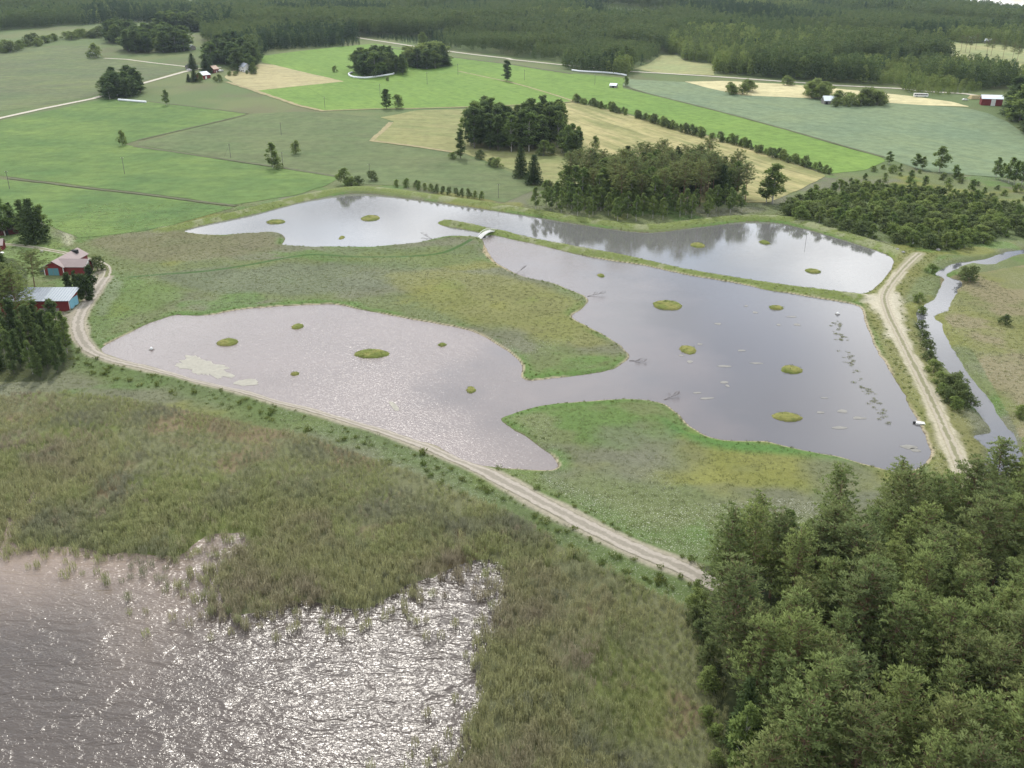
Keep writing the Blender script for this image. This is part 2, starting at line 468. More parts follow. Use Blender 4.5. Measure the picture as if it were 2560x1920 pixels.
# shore rim of pale sand and mud
sh = np.minimum(sdB, np.where(dIsl < 3, np.abs(dIsl), 9))
Cn = mixc(Cn, (.36, .31, .22), (1 - sm(0.25, 0.8, np.abs(sh - .15))) * (dRoad > 5) * sm(.35, .5, fbm(xn, yn, 25, 2, 65)) * .9)
beach = inside(xn, yn, W(t(1, 1, 1960, 410, 1975, 450, 1955, 520, 2000, 580, 2080, 640, 2180, 690, 2240, 700, 2120, 640, 2050, 590, 2020, 520)))
Cn = mixc(Cn, (.30, .25, .16), beach * 1.0)
Cn = np.where((dIsl < 0)[:, None], mixc(np.tile(np.array([.125, .150, .038]), (len(xn), 1)), (.19, .19, .06), sm(.4, .65, fbm(xn, yn, 3, 3, 67))), Cn)
Cn = mixc(Cn, (.10, .08, .055), ((sdB < 0.1) | (sdA < 0.1)) * (dIsl > 0) * 1.0)
Cn = mixc(Cn, (.042, .088, .022), (1 - sm(.7, 1.4, dFoot)) * .9)
# farm yard gravel
yard = inside(xn, yn, chaikin(W(d(75, 680, 100, 690, 130, 700, 150, 710, 172, 700, 190, 670, 205, 640, 225, 610, 235, 585, 222, 575, 208, 590, 190, 605, 193, 640, 180, 660, 170, 668, 120, 672)), 1))
Cn = mixc(Cn, (.27, .24, .19), yard * (0.55 + .45 * n4))
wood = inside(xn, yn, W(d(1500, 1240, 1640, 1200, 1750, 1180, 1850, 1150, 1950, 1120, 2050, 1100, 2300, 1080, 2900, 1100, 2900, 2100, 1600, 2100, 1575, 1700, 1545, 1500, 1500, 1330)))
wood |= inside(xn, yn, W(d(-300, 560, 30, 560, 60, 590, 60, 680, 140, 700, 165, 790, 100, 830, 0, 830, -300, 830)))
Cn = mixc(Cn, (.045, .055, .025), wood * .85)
Cn = mixc(Cn, (.095, .128, .048), inside(xn, yn, W(d(1690, 466, 1760, 430, 1850, 412, 2100, 430, 2300, 470, 2300, 520, 2150, 522, 2040, 548, 1900, 522, 1720, 480))) * .85)
wet = inside(xn, yn, W(d(2030, 600, 2130, 590, 2300, 560, 2300, 1000, 2212, 960, 2100, 760, 2040, 690)))
Cn = mixc(Cn, (.150, .155, .060), wet * .7)
Cn = mixc(Cn, (.19, .165, .10), wet * sm(.46, .6, fbm(xn, yn, 20, 4, 71)) * .8)
junction = W(d(1862, 640, 1900, 646, 1938, 640, 1950, 725, 1925, 735, 1900, 690))
Cn = mixc(Cn, (.42, .39, .305), sm(2.5, -1.5, sdf(xn, yn, junction, 6) + (fbm(xn, yn, 4, 3, 57) - .5) * 5) * .9)
Cn = mixc(Cn, (.38, .35, .265), (1 - sm(.35, .8, np.abs(dDR - 1.75) + (fbm(xn, yn, 5, 3, 58) - .5) * 1.6)) * (yn < 345) * .8)
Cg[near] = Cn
flw = np.zeros(len(X))
fl = sm(.45, .62, fbm(xn, yn, 26, 3, 73)) * .5
fl = np.maximum(fl, inside(xn, yn, W(d(1150, 1020, 1250, 1060, 1400, 1100, 1700, 1080, 1850, 1100, 1560, 1220, 1440, 1200, 1300, 1130))) * .95)
fl = np.maximum(fl, dk * .55)
fl *= (1 - mars) * (np.minimum(sdA, sdB) > 1) * (dRoad > 4) * (~wood)
flw[near] = fl

# ------------------------------------------------------------------ materials
MATS = {}


def new_mat(name):
    m = bpy.data.materials.new(name)
    m.use_nodes = True
    m.node_tree.nodes.clear()
    MATS[name] = m
    return m, m.node_tree


def plain(name, col, rough=0.8, var=0.12, scale=1.5, metal=0.0, bump=0.0, spec=.3):
    m, nt = new_mat(name)
    o = N(nt, 'ShaderNodeOutputMaterial')
    b = N(nt, 'ShaderNodeBsdfPrincipled')
    b.inputs['Roughness'].default_value = rough
    b.inputs['Metallic'].default_value = metal
    b.inputs['Specular IOR Level'].default_value = spec
    g = N(nt, 'ShaderNodeNewGeometry')
    n = N(nt, 'ShaderNodeTexNoise')
    n.inputs['Scale'].default_value = scale
    n.inputs['Detail'].default_value = 5
    wire(nt, g.outputs['Position'], n.inputs['Vector'])
    mx = N(nt, 'ShaderNodeMixRGB')
    mx.inputs[1].default_value = tuple(c * (1 - var * 2) for c in col) + (1,)
    mx.inputs[2].default_value = tuple(min(1, c * (1 + var * 2)) for c in col) + (1,)
    wire(nt, n.outputs[0], mx.inputs[0])
    wire(nt, mx.outputs[0], b.inputs['Base Color'])
    if bump:
        bp = N(nt, 'ShaderNodeBump')
        bp.inputs['Strength'].default_value = bump
        wire(nt, n.outputs[0], bp.inputs['Height'])
        wire(nt, bp.outputs[0], b.inputs['Normal'])
    wire(nt, b.outputs[0], o.inputs[0])
    return m


def leaf(name, col, col2, trans=.35, patch=0.0, col3=None):
    """leaves: diffuse and translucent, tint differs from plant to plant"""
    col, col2 = (col[0], col[1], col[2] * .8), (col2[0], col2[1], col2[2] * .8)
    m, nt = new_mat(name)
    o = N(nt, 'ShaderNodeOutputMaterial')
    oi = N(nt, 'ShaderNodeObjectInfo')
    mx = N(nt, 'ShaderNodeMixRGB')
    mx.inputs[1].default_value = col + (1,)
    mx.inputs[2].default_value = col2 + (1,)
    wire(nt, oi.outputs['Random'], mx.inputs[0])
    cur = mx.outputs[0]
    if col3:
        n = N(nt, 'ShaderNodeTexNoise')
        n.inputs['Scale'].default_value = patch
        n.inputs['Detail'].default_value = 4
        wire(nt, oi.outputs['Location'], n.inputs['Vector'])
        mr = N(nt, 'ShaderNodeMapRange')
        mr.inputs[1].default_value = .45
        mr.inputs[2].default_value = .65
        wire(nt, n.outputs[0], mr.inputs[0])
        m3 = N(nt, 'ShaderNodeMixRGB')
        wire(nt, mr.outputs[0], m3.inputs[0])
        wire(nt, cur, m3.inputs[1])
        m3.inputs[2].default_value = col3 + (1,)
        cur = m3.outputs[0]
    g = N(nt, 'ShaderNodeNewGeometry')
    n2_ = N(nt, 'ShaderNodeTexNoise')
    n2_.inputs['Scale'].default_value = 0.9
    n2_.inputs['Detail'].default_value = 3
    wire(nt, g.outputs['Position'], n2_.inputs['Vector'])
    mr2 = N(nt, 'ShaderNodeMapRange')
    mr2.inputs[3].default_value = .6
    mr2.inputs[4].default_value = 1.4
    wire(nt, n2_.outputs[0], mr2.inputs[0])
    ml = N(nt, 'ShaderNodeMixRGB', blend_type='MULTIPLY')
    ml.inputs[0].default_value = 1
    wire(nt, cur, ml.inputs[1])
    wire(nt, mr2.outputs[0], ml.inputs[2])
    df = N(nt, 'ShaderNodeBsdfDiffuse')
    tr = N(nt, 'ShaderNodeBsdfTranslucent')
    wire(nt, ml.outputs[0], df.inputs[0])
    wire(nt, ml.outputs[0], tr.inputs[0])
    ms = N(nt, 'ShaderNodeMixShader')
    ms.inputs[0].default_value = trans
    wire(nt, df.outputs[0], ms.inputs[1])
    wire(nt, tr.outputs[0], ms.inputs[2])
    wire(nt, ms.outputs[0], o.inputs[0])
    return m


def water(name, col, rough, waves, ior=1.45, calm=None, clear=None, shallow=None):
    m, nt = new_mat(name)
    o = N(nt, 'ShaderNodeOutputMaterial')
    b = N(nt, 'ShaderNodeBsdfPrincipled')
    b.inputs['Roughness'].default_value = rough
    b.inputs['IOR'].default_value = ior
    g = N(nt, 'ShaderNodeNewGeometry')
    n = N(nt, 'ShaderNodeTexNoise')
    n.inputs['Scale'].default_value = .035
    n.inputs['Detail'].default_value = 4
    wire(nt, g.outputs['Position'], n.inputs['Vector'])
    mx = N(nt, 'ShaderNodeMixRGB')
    mx.inputs[1].default_value = tuple(c * .82 for c in col) + (1,)
    mx.inputs[2].default_value = tuple(c * 1.18 for c in col) + (1,)
    wire(nt, n.outputs[0], mx.inputs[0])
    basec = mx.outputs[0]
    if shallow:                                 # stirred-up silt where the lake is shallow
        at_ = N(nt, 'ShaderNodeAttribute', attribute_name='shallow')
        ms_ = N(nt, 'ShaderNodeMixRGB')
        wire(nt, at_.outputs['Fac'], ms_.inputs[0])
        wire(nt, basec, ms_.inputs[1])
        ms_.inputs[2].default_value = shallow + (1,)
        basec = ms_.outputs[0]
    prev = None
    for (sx, sy, rot, strg, det) in waves:
        mp = N(nt, 'ShaderNodeMapping')
        mp.inputs['Scale'].default_value = (sx, sy, 1)
        mp.inputs['Rotation'].default_value = (0, 0, rot)
        wire(nt, g.outputs['Position'], mp.inputs['Vector'])
        wv = N(nt, 'ShaderNodeTexNoise')
        wv.inputs['Scale'].default_value = 1
        wv.inputs['Detail'].default_value = det
        wv.inputs['Distortion'].default_value = .6
        wire(nt, mp.outputs[0], wv.inputs['Vector'])
        bp = N(nt, 'ShaderNodeBump')
        bp.inputs['Strength'].default_value = 1
        bp.inputs['Distance'].default_value = strg
        wire(nt, wv.outputs[0], bp.inputs['Height'])
        if calm:                                # sheltered water: ripples die out with x, in ragged cat's-paws
            if prev is None:
                sx_ = N(nt, 'ShaderNodeSeparateXYZ')
                wire(nt, g.outputs['Position'], sx_.inputs[0])
                cn_ = N(nt, 'ShaderNodeTexNoise')
                cn_.inputs['Scale'].default_value = .03
                cn_.inputs['Detail'].default_value = 5
                wire(nt, g.outputs['Position'], cn_.inputs['Vector'])
                ca_ = N(nt, 'ShaderNodeMath', operation='MULTIPLY_ADD')
                wire(nt, cn_.outputs[0], ca_.inputs[0])
                ca_.inputs[1].default_value = 150
                wire(nt, sx_.outputs[0], ca_.inputs[2])
                cm_ = N(nt, 'ShaderNodeMapRange')
                cm_.inputs[1].default_value = calm[0] + 75
                cm_.inputs[2].default_value = calm[1] + 75
                cm_.inputs[3].default_value = 1.0
                cm_.inputs[4].default_value = calm[2]
                wire(nt, ca_.outputs[0], cm_.inputs[0])
            wire(nt, cm_.outputs[0], bp.inputs['Strength'])
        if prev is not None:
            wire(nt, prev, bp.inputs['Normal'])
        prev = bp.outputs[0]
    if clear:
        mc_ = N(nt, 'ShaderNodeMixRGB')
        wire(nt, cm_.outputs[0], mc_.inputs[0])
        mc_.inputs[1].default_value = clear + (1,)
        wire(nt, basec, mc_.inputs[2])
        basec = mc_.outputs[0]
    wire(nt, basec, b.inputs['Base Color'])
    wire(nt, prev, b.inputs['Normal'])
    wire(nt, b.outputs[0], o.inputs[0])
    return m


def ground_mat():
    m, nt = new_mat('ground_cover')
    o = N(nt, 'ShaderNodeOutputMaterial')
    b = N(nt, 'ShaderNodeBsdfPrincipled')
    b.inputs['Roughness'].default_value = .95
    b.inputs['Specular IOR Level'].default_value = .1
    a = N(nt, 'ShaderNodeAttribute', attribute_name='cover')
    fa = N(nt, 'ShaderNodeAttribute', attribute_name='bloom')
    g = N(nt, 'ShaderNodeNewGeometry')
    n = N(nt, 'ShaderNodeTexNoise')
    n.inputs['Scale'].default_value = 1.1
    n.inputs['Detail'].default_value = 6
    n.inputs['Roughness'].default_value = .7
    wire(nt, g.outputs['Position'], n.inputs['Vector'])
    mr = N(nt, 'ShaderNodeMapRange')
    mr.inputs[1].default_value = .3; mr.inputs[2].default_value = .7
    mr.inputs[3].default_value = .8; mr.inputs[4].default_value = 1.2
    wire(nt, n.outputs[0], mr.inputs[0])
    ml = N(nt, 'ShaderNodeMixRGB', blend_type='MULTIPLY')
    ml.inputs[0].default_value = 1
    wire(nt, a.outputs['Color'], ml.inputs[1])
    wire(nt, mr.outputs[0], ml.inputs[2])
    n2_ = N(nt, 'ShaderNodeTexNoise')
    n2_.inputs['Scale'].default_value = 3.6
    n2_.inputs['Detail'].default_value = 2
    wire(nt, g.outputs['Position'], n2_.inputs['Vector'])
    m2 = N(nt, 'ShaderNodeMapRange')
    m2.inputs[1].default_value = .60; m2.inputs[2].default_value = .66
    wire(nt, n2_.outputs[0], m2.inputs[0])
    mm = N(nt, 'ShaderNodeMath', operation='MULTIPLY')
    wire(nt, m2.outputs[0], mm.inputs[0]); wire(nt, fa.outputs['Fac'], mm.inputs[1])
    mx = N(nt, 'ShaderNodeMixRGB')
    wire(nt, mm.outputs[0], mx.inputs[0])
    wire(nt, ml.outputs[0], mx.inputs[1])
    mx.inputs[2].default_value = (.40, .41, .34, 1)
    wire(nt, mx.outputs[0], b.inputs['Base Color'])
    bp = N(nt, 'ShaderNodeBump')
    bp.inputs['Distance'].default_value = .35
    bp.inputs['Strength'].default_value = .8
    wire(nt, n.outputs[0], bp.inputs['Height'])
    wire(nt, bp.outputs[0], b.inputs['Normal'])
    wire(nt, b.outputs[0], o.inputs[0])
    return m


def field(name, c1, c2, stripe=0.0, c3=None, spacing=6.0, patch=.012):
    """field crop with drill rows or swaths along UV.x"""
    m, nt = new_mat(name)
    o = N(nt, 'ShaderNodeOutputMaterial')
    b = N(nt, 'ShaderNodeBsdfPrincipled')
    b.inputs['Roughness'].default_value = .95
    b.inputs['Specular IOR Level'].default_value = .1
    g = N(nt, 'ShaderNodeNewGeometry')
    n = N(nt, 'ShaderNodeTexNoise')
    n.inputs['Scale'].default_value = patch
    n.inputs['Detail'].default_value = 7
    n.inputs['Roughness'].default_value = .6
    wire(nt, g.outputs['Position'], n.inputs['Vector'])
    mr = N(nt, 'ShaderNodeMapRange')
    mr.inputs[1].default_value = .35; mr.inputs[2].default_value = .65
    wire(nt, n.outputs[0], mr.inputs[0])
    mx = N(nt, 'ShaderNodeMixRGB')
    mx.inputs[1].default_value = c1 + (1,)
    mx.inputs[2].default_value = c2 + (1,)
    wire(nt, mr.outputs[0], mx.inputs[0])
    cur = mx.outputs[0]
    uv = N(nt, 'ShaderNodeUVMap')
    mp = N(nt, 'ShaderNodeMapping')
    mp.inputs['Scale'].default_value = (.012, 1.0 / spacing, 1)
    wire(nt, uv.outputs[0], mp.inputs['Vector'])
    w_ = N(nt, 'ShaderNodeTexNoise')
    w_.inputs['Scale'].default_value = 1
    w_.inputs['Detail'].default_value = 4
    w_.inputs['Roughness'].default_value = .65
    wire(nt, mp.outputs[0], w_.inputs['Vector'])
    m2 = N(nt, 'ShaderNodeMapRange')
    m2.inputs[1].default_value = .40; m2.inputs[2].default_value = .62
    m2.inputs[3].default_value = 0; m2.inputs[4].default_value = stripe
    wire(nt, w_.outputs[0], m2.inputs[0])
    m3 = N(nt, 'ShaderNodeMixRGB')
    wire(nt, m2.outputs[0], m3.inputs[0])
    wire(nt, cur, m3.inputs[1])
    m3.inputs[2].default_value = (c3 or c2) + (1,)
    n5 = N(nt, 'ShaderNodeTexNoise')
    n5.inputs['Scale'].default_value = .6
    n5.inputs['Detail'].default_value = 5
    wire(nt, g.outputs['Position'], n5.inputs['Vector'])
    m5 = N(nt, 'ShaderNodeMapRange')
    m5.inputs[3].default_value = .72; m5.inputs[4].default_value = 1.28
    m5.inputs[1].default_value = .25; m5.inputs[2].default_value = .75
    n7 = N(nt, 'ShaderNodeTexNoise')
    n7.inputs['Scale'].default_value = .13
    n7.inputs['Detail'].default_value = 6
    n7.inputs['Roughness'].default_value = .72
    wire(nt, g.outputs['Position'], n7.inputs['Vector'])
    wire(nt, n7.outputs[0], m5.inputs[0])
    ml = N(nt, 'ShaderNodeMixRGB', blend_type='MULTIPLY')
    ml.inputs[0].default_value = 1
    wire(nt, m3.outputs[0], ml.inputs[1]); wire(nt, m5.outputs[0], ml.inputs[2])
    wire(nt, ml.outputs[0], b.inputs['Base Color'])
    # tramlines of the tractor every 20 m
    su = N(nt, 'ShaderNodeSeparateXYZ')
    wire(nt, uv.outputs[0], su.inputs[0])
    dv = N(nt, 'ShaderNodeMath', operation='DIVIDE')
    wire(nt, su.outputs[1], dv.inputs[0]); dv.inputs[1].default_value = 20.0
    fr = N(nt, 'ShaderNodeMath', operation='FRACT')
    wire(nt, dv.outputs[0], fr.inputs[0])
    lt = N(nt, 'ShaderNodeMath', operation='LESS_THAN')
    wire(nt, fr.outputs[0], lt.inputs[0]); lt.inputs[1].default_value = .07
    tl = N(nt, 'ShaderNodeMixRGB', blend_type='MULTIPLY')
    lf = N(nt, 'ShaderNodeMath', operation='MULTIPLY')
    wire(nt, lt.outputs[0], lf.inputs[0]); lf.inputs[1].default_value = stripe * .8
    wire(nt, lf.outputs[0], tl.inputs[0])
    wire(nt, ml.outputs[0], tl.inputs[1])
    tl.inputs[2].default_value = (.72, .72, .72, 1)
    wire(nt, tl.outputs[0], b.inputs['Base Color'])
    bp = N(nt, 'ShaderNodeBump')
    bp.inputs['Distance'].default_value = .3
    bp.inputs['Strength'].default_value = .6
    wire(nt, n5.outputs[0], bp.inputs['Height'])
    wire(nt, bp.outputs[0], b.inputs['Normal'])
    wire(nt, b.outputs[0], o.inputs[0])
    return m


def road_mat(name, c_track, c_mid, c_edge, midw=.35):
    """wheel tracks along UV.x, crown and verge across UV.y (-1..1)"""
    m, nt = new_mat(name)
    o = N(nt, 'ShaderNodeOutputMaterial')
    b = N(nt, 'ShaderNodeBsdfPrincipled')
    b.inputs['Roughness'].default_value = .95
    b.inputs['Specular IOR Level'].default_value = .1
    uv = N(nt, 'ShaderNodeUVMap')
    sp = N(nt, 'ShaderNodeSeparateXYZ')
    wire(nt, uv.outputs[0], sp.inputs[0])
    g = N(nt, 'ShaderNodeNewGeometry')
    n = N(nt, 'ShaderNodeTexNoise')
    n.inputs['Scale'].default_value = .5
    n.inputs['Detail'].default_value = 6
    wire(nt, g.outputs['Position'], n.inputs['Vector'])
    ns = N(nt, 'ShaderNodeMath', operation='SUBTRACT')
    wire(nt, n.outputs[0], ns.inputs[0]); ns.inputs[1].default_value = .5
    ab = N(nt, 'ShaderNodeMath', operation='ABSOLUTE')
    wire(nt, sp.outputs[1], ab.inputs[0])
    ad = N(nt, 'ShaderNodeMath', operation='ADD')
    wire(nt, ab.outputs[0], ad.inputs[0]); wire(nt, ns.outputs[0], ad.inputs[1])
    rp = N(nt, 'ShaderNodeValToRGB')
    e = rp.color_ramp.elements
    e[0].position = 0.0; e[0].color = c_mid + (1,)
    e[1].position = 1.0; e[1].color = c_edge + (1,)
    for pos, c_ in ((midw * .6, c_mid), (midw, c_track), (.78, c_track)):
        k = rp.color_ramp.elements.new(pos)
        k.color = c_ + (1,)
    wire(nt, ad.outputs[0], rp.inputs[0])
    m5 = N(nt, 'ShaderNodeMapRange')
    m5.inputs[3].default_value = .75; m5.inputs[4].default_value = 1.25
    n6 = N(nt, 'ShaderNodeTexNoise')
    n6.inputs['Scale'].default_value = 1.7
    n6.inputs['Detail'].default_value = 6
    wire(nt, g.outputs['Position'], n6.inputs['Vector'])
    wire(nt, n6.outputs[0], m5.inputs[0])
    ml = N(nt, 'ShaderNodeMixRGB', blend_type='MULTIPLY')
    ml.inputs[0].default_value = 1
    wire(nt, rp.outputs[0], ml.inputs[1]); wire(nt, m5.outputs[0], ml.inputs[2])
    wire(nt, ml.outputs[0], b.inputs['Base Color'])
    wire(nt, b.outputs[0], o.inputs[0])
    return m


mg = ground_mat()
m_pond = water('pond_water', (.168, .141, .132), .12, [(1.1, 2.3, .2, .085, 2), (3.0, 4.6, -.3, .026, 2)], 1.52, (-25, 60, .05), (.090, .088, .092))
m_pondA = water('clear_pond_water', (.13, .13, .125), .03, [(.5, 1.2, .2, .012, 3)], 1.6)
m_stream = water('stream_water', (.085, .088, .096), .04, [(.8, .8, 0, .012, 3)], 1.45)
m_lake = water('lake_water', (.070, .058, .050), .19, [(.17, .36, .35, .60, 2), (1.1, 2.2, .5, .145, 2), (3.2, 4.6, -.4, .024, 2)], 1.37, None, None, (.235, .185, .150))
m_road = road_mat('gravel_road', (.325, .295, .25), (.235, .215, .175), (.20, .185, .135), .42)
m_track = road_mat('farm_track', (.33, .30, .25), (.15, .155, .08), (.15, .16, .07), .5)
m_dikeroad = road_mat('sandy_track', (.33, .30, .235), (.195, .190, .115), (.30, .275, .19), .42)
m_far_road = road_mat('pale_road', (.46, .43, .36), (.42, .39, .32), (.26, .25, .15), .2)

# ------------------------------------------------------------------ object helpers


def tag(o, label=None, category=None, group=None, kind=None):
    for k, v in (('label', label), ('category', category), ('group', group), ('kind', kind)):
        if v:
            o[k] = v
    return o


def mesh_np(name, V, F, mat=None, smooth=False):
    me = bpy.data.meshes.new(name)
    me.from_pydata([tuple(v) for v in V], [], [tuple(int(i) for i in f) for f in F])
    if mat:
        me.materials.append(mat)
    if smooth:
        me.polygons.foreach_set('use_smooth', [True] * len(me.polygons))
    return me


def mesh_fast(name, V, quads, mat=None, smooth=False):
    V = np.asarray(V, np.float32)
    quads = np.asarray(quads, np.int32)
    k = quads.shape[1]
    me = bpy.data.meshes.new(name)
    me.vertices.add(len(V))
    me.vertices.foreach_set('co', V.ravel())
    me.loops.add(quads.size)
    me.loops.foreach_set('vertex_index', quads.ravel())
    me.polygons.add(len(quads))
    me.polygons.foreach_set('loop_start', np.arange(0, quads.size, k, dtype=np.int32))
    me.polygons.foreach_set('use_smooth', np.full(len(quads), smooth))
    me.update(calc_edges=True)
    if mat:
        me.materials.append(mat)
    return me


def obj(name, me, parent=None, loc=(0, 0, 0), rot=0.0):
    o = bpy.data.objects.new(name, me)
    C.objects.link(o)
    o.parent = parent
    o.location = loc
    o.rotation_euler = (0, 0, rot)
    return o


def thing(name, label, category, loc, rot=0.0, group=None, scale=1.0):
    o = bpy.data.objects.new(name, None)
    C.objects.link(o)
    o.location = loc
    o.rotation_euler = (0, 0, rot)
    o.scale = (scale, scale, scale)
    o.empty_display_size = .5
    return tag(o, label, category, group)


# ground object
idx = np.arange(nr * nc).reshape(nr, nc)
quads = np.stack([idx[:-1, :-1], idx[:-1, 1:], idx[1:, 1:], idx[1:, :-1]], -1).reshape(-1, 4)
gm = mesh_fast('ground', np.stack([X, Y, Z], 1), quads, mg, True)
ca = gm.attributes.new('cover', 'FLOAT_COLOR', 'POINT')
ca.data.foreach_set('color', np.concatenate([np.clip(Cg, 0, 1), np.ones((len(X), 1))], 1).astype(np.float32).ravel())
fa_ = gm.attributes.new('bloom', 'FLOAT', 'POINT')
fa_.data.foreach_set('value', flw.astype(np.float32))
ground = tag(obj('ground', gm), 'grassy lowland with meadows between the ponds and wooded hills behind', kind='structure')


def water_sheet(name, poly, zlev, mat, label, step=1.5, grow=2.5, extra=None):
    x0, y0 = poly.min(0) - 4; x1, y1 = poly.max(0) + 4
    xs, ys_ = np.arange(x0, x1, step), np.arange(y0, y1, step)
    A, B = np.meshgrid(xs, ys_)
    ins = sdf(A.ravel() + step / 2, B.ravel() + step / 2, poly, grow + 1) < grow
    ii = np.arange(A.size).reshape(A.shape)
    q = np.stack([ii[:-1, :-1], ii[:-1, 1:], ii[1:, 1:], ii[1:, :-1]], -1)[ins.reshape(A.shape)[:-1, :-1]]
    used = np.unique(q)
    mp_ = np.zeros(A.size, int); mp_[used] = np.arange(len(used))
    V = np.stack([A.ravel()[used], B.ravel()[used], np.full(len(used), zlev)], 1)
    me = mesh_fast(name, V, mp_[q], mat, True)
    if extra:
        at = me.attributes.new('shallow', 'FLOAT', 'POINT')
        dd_ = -sdf(V[:, 0], V[:, 1], poly, extra) + (fbm(V[:, 0], V[:, 1], 18, 3, 4) - .5) * extra * .5
        at.data.foreach_set('value', (sm(extra, 0, dd_) * sm(-40, -75, V[:, 0] + (V[:, 1] - 150) * -.2)).astype(np.float32))
    return tag(obj(name, me), label, kind='structure')


water_sheet('clear_pond', pondA, 0.0, m_pondA, 'mirror-like grey pond with small islets behind the long grassy dike')
water_sheet('rippled_pond', pondB, 0.0, m_pond, 'wide murky mauve pond winding between two meadows')
water_sheet('stream', stream, -0.35, m_stream, 'narrow dark stream beside the sandy dike track', 1.0)
water_sheet('lake', lake_s, -0.3, m_lake, 'choppy brown lake glittering in the sun below the reeds', 3.0, 9.0, 30.0)


def ribbon(name, P, width, mat, label, zoff=.05, step=2.0, ncross=4, jit=.25, kind='structure'):
    P = resample(P, step)
    T = np.gradient(P, axis=0)
    T /= np.linalg.norm(T, axis=1)[:, None] + 1e-9
    Nn = np.stack([-T[:, 1], T[:, 0]], 1)
    n = len(P)
    V, uv = [], []
    s = np.concatenate([[0], np.cumsum(np.hypot(*np.diff(P, axis=0).T))])
    wl = 1 + (fbm(s, s * 0 + 3, 5, 3, int(width * 10)) - .5) * jit * 2
    wr = 1 + (fbm(s, s * 0 + 9, 5, 3, 7 + int(width * 10)) - .5) * jit * 2
    for k in range(ncross + 1):
        q = -1 + 2 * k / ncross
        off = q * width / 2 * np.where(q < 0, wl, wr)
        XY = P + Nn * off[:, None]
        V.append(XY)
        uv.append(np.stack([s, np.full(n, q)], 1))
    V = np.stack(V, 1).reshape(-1, 2)
    uv = np.stack(uv, 1).reshape(-1, 2)
    zz = Hgt(V[:, 0], V[:, 1]) + zoff
    ii = np.arange(n * (ncross + 1)).reshape(n, ncross + 1)
    q = np.stack([ii[:-1, :-1], ii[1:, :-1], ii[1:, 1:], ii[:-1, 1:]], -1).reshape(-1, 4)[:, ::-1]
    me = mesh_fast(name, np.concatenate([V, zz[:, None]], 1), q, mat, True)
    ul = me.uv_layers.new(name='UVMap')
    ul.data.foreach_set('uv', uv[q.ravel()].astype(np.float32).ravel())
    return tag(obj(name, me), label, kind=kind)


ribbon('road', main_road, 3.9, m_road, 'pale gravel road curving between the pond and the reed beds', .07, 1.0, 6, .14)
ribbon('farm_track', yard_track, 3.2, m_track, 'two-wheel track passing behind the red barn', .06, 1.0, 6, .1)
ribbon('dike_track', dike_road, 2.7, m_dikeroad, 'sandy track along the dike beside the stream', .07, 1.0, 6, .2)

# ------------------------------------------------------------------ far fields
def sheet(name, P, mat, label, zoff=.18, step=9.0, axis=None, jitter=1.0):
    P = np.asarray(P, float)
    B = resample(P, step * .5, True)
    B = B + (np.stack([fbm(B[:, 0], B[:, 1], 14, 2, 3), fbm(B[:, 0], B[:, 1], 14, 2, 5)], 1) - .5) * 2 * jitter
    x0, y0 = B.min(0); x1, y1 = B.max(0)
    st = max(step, math.sqrt((x1 - x0) * (y1 - y0) / 6000))
    A, Bq = np.meshgrid(np.arange(x0, x1, st), np.arange(y0, y1, st))
    A, Bq = A.ravel(), Bq.ravel()
    ok = inside(A, Bq, B) & (segdist(A, Bq, B, True, st) > st * .4)
    pts = [Vector(v) for v in B] + [Vector((a, b)) for a, b in zip(A[ok], Bq[ok])]
    ed = [(i, (i + 1) % len(B)) for i in range(len(B))]
    v2, _, f2, _, _, _ = delaunay_2d_cdt(pts, ed, [], 1, 1e-4)
    V = np.array([(v.x, v.y) for v in v2])
    zz = Hgt(V[:, 0], V[:, 1]) + zoff
    F = np.array([f for f in f2])
    me = mesh_fast(name, np.concatenate([V, zz[:, None]], 1), F, mat, True)
    ax = np.array(axis if axis is not None else (1, 0), float)
    ax /= np.linalg.norm(ax)
    uvs = np.stack([V @ ax, V @ np.array([-ax[1], ax[0]])], 1)
    ul = me.uv_layers.new(name='UVMap')
    ul.data.foreach_set('uv', uvs[F.ravel()].astype(np.float32).ravel())
    return tag(obj(name, me), label, kind='structure')


hedge_dir = (lambda a: a[1] - a[0])(W(d(1300, 236, 1785, 382)))
GREEN1 = field('young_grass', (.118, .200, .046), (.150, .235, .052), .4, (.110, .182, .044), 9.0)
GREEN2 = field('pasture_green', (.078, .138, .042), (.128, .190, .052), .4, (.072, .122, .042), 14.0, .02)
BLUEG = field('oat_field', (.132, .182, .108), (.168, .212, .110), .4, (.118, .165, .102), 7.0)
STRAW1 = field('cut_hay', (.175, .190, .076), (.230, .222, .094), .85, (.36, .318, .155), 13.0, .02)
STRAW2 = field('mown_meadow', (.162, .186, .074), (.205, .214, .088), .5, (.265, .245, .115), 11.0, .02)
TAN = field('hay_field', (.30, .275, .150), (.36, .32, .175), .6, (.27, .24, .125), 8.0, .02)
PALE = field('stubble', (.46, .415, .235), (.52, .47, .27), .6, (.35, .335, .19), 5.0, .03)
DULL = field('rough_pasture', (.094, .132, .056), (.124, .156, .068), .4, (.105, .115, .060), 16.0, .02)
OLD = field('old_meadow', (.090, .124, .060), (.130, .160, .068), .5, (.105, .108, .068), 20.0, .015)
FALLOW = field('clearing_grass', (.28, .27, .13), (.23, .26, .12), .3, (.20, .23, .10), 12.0, .02)

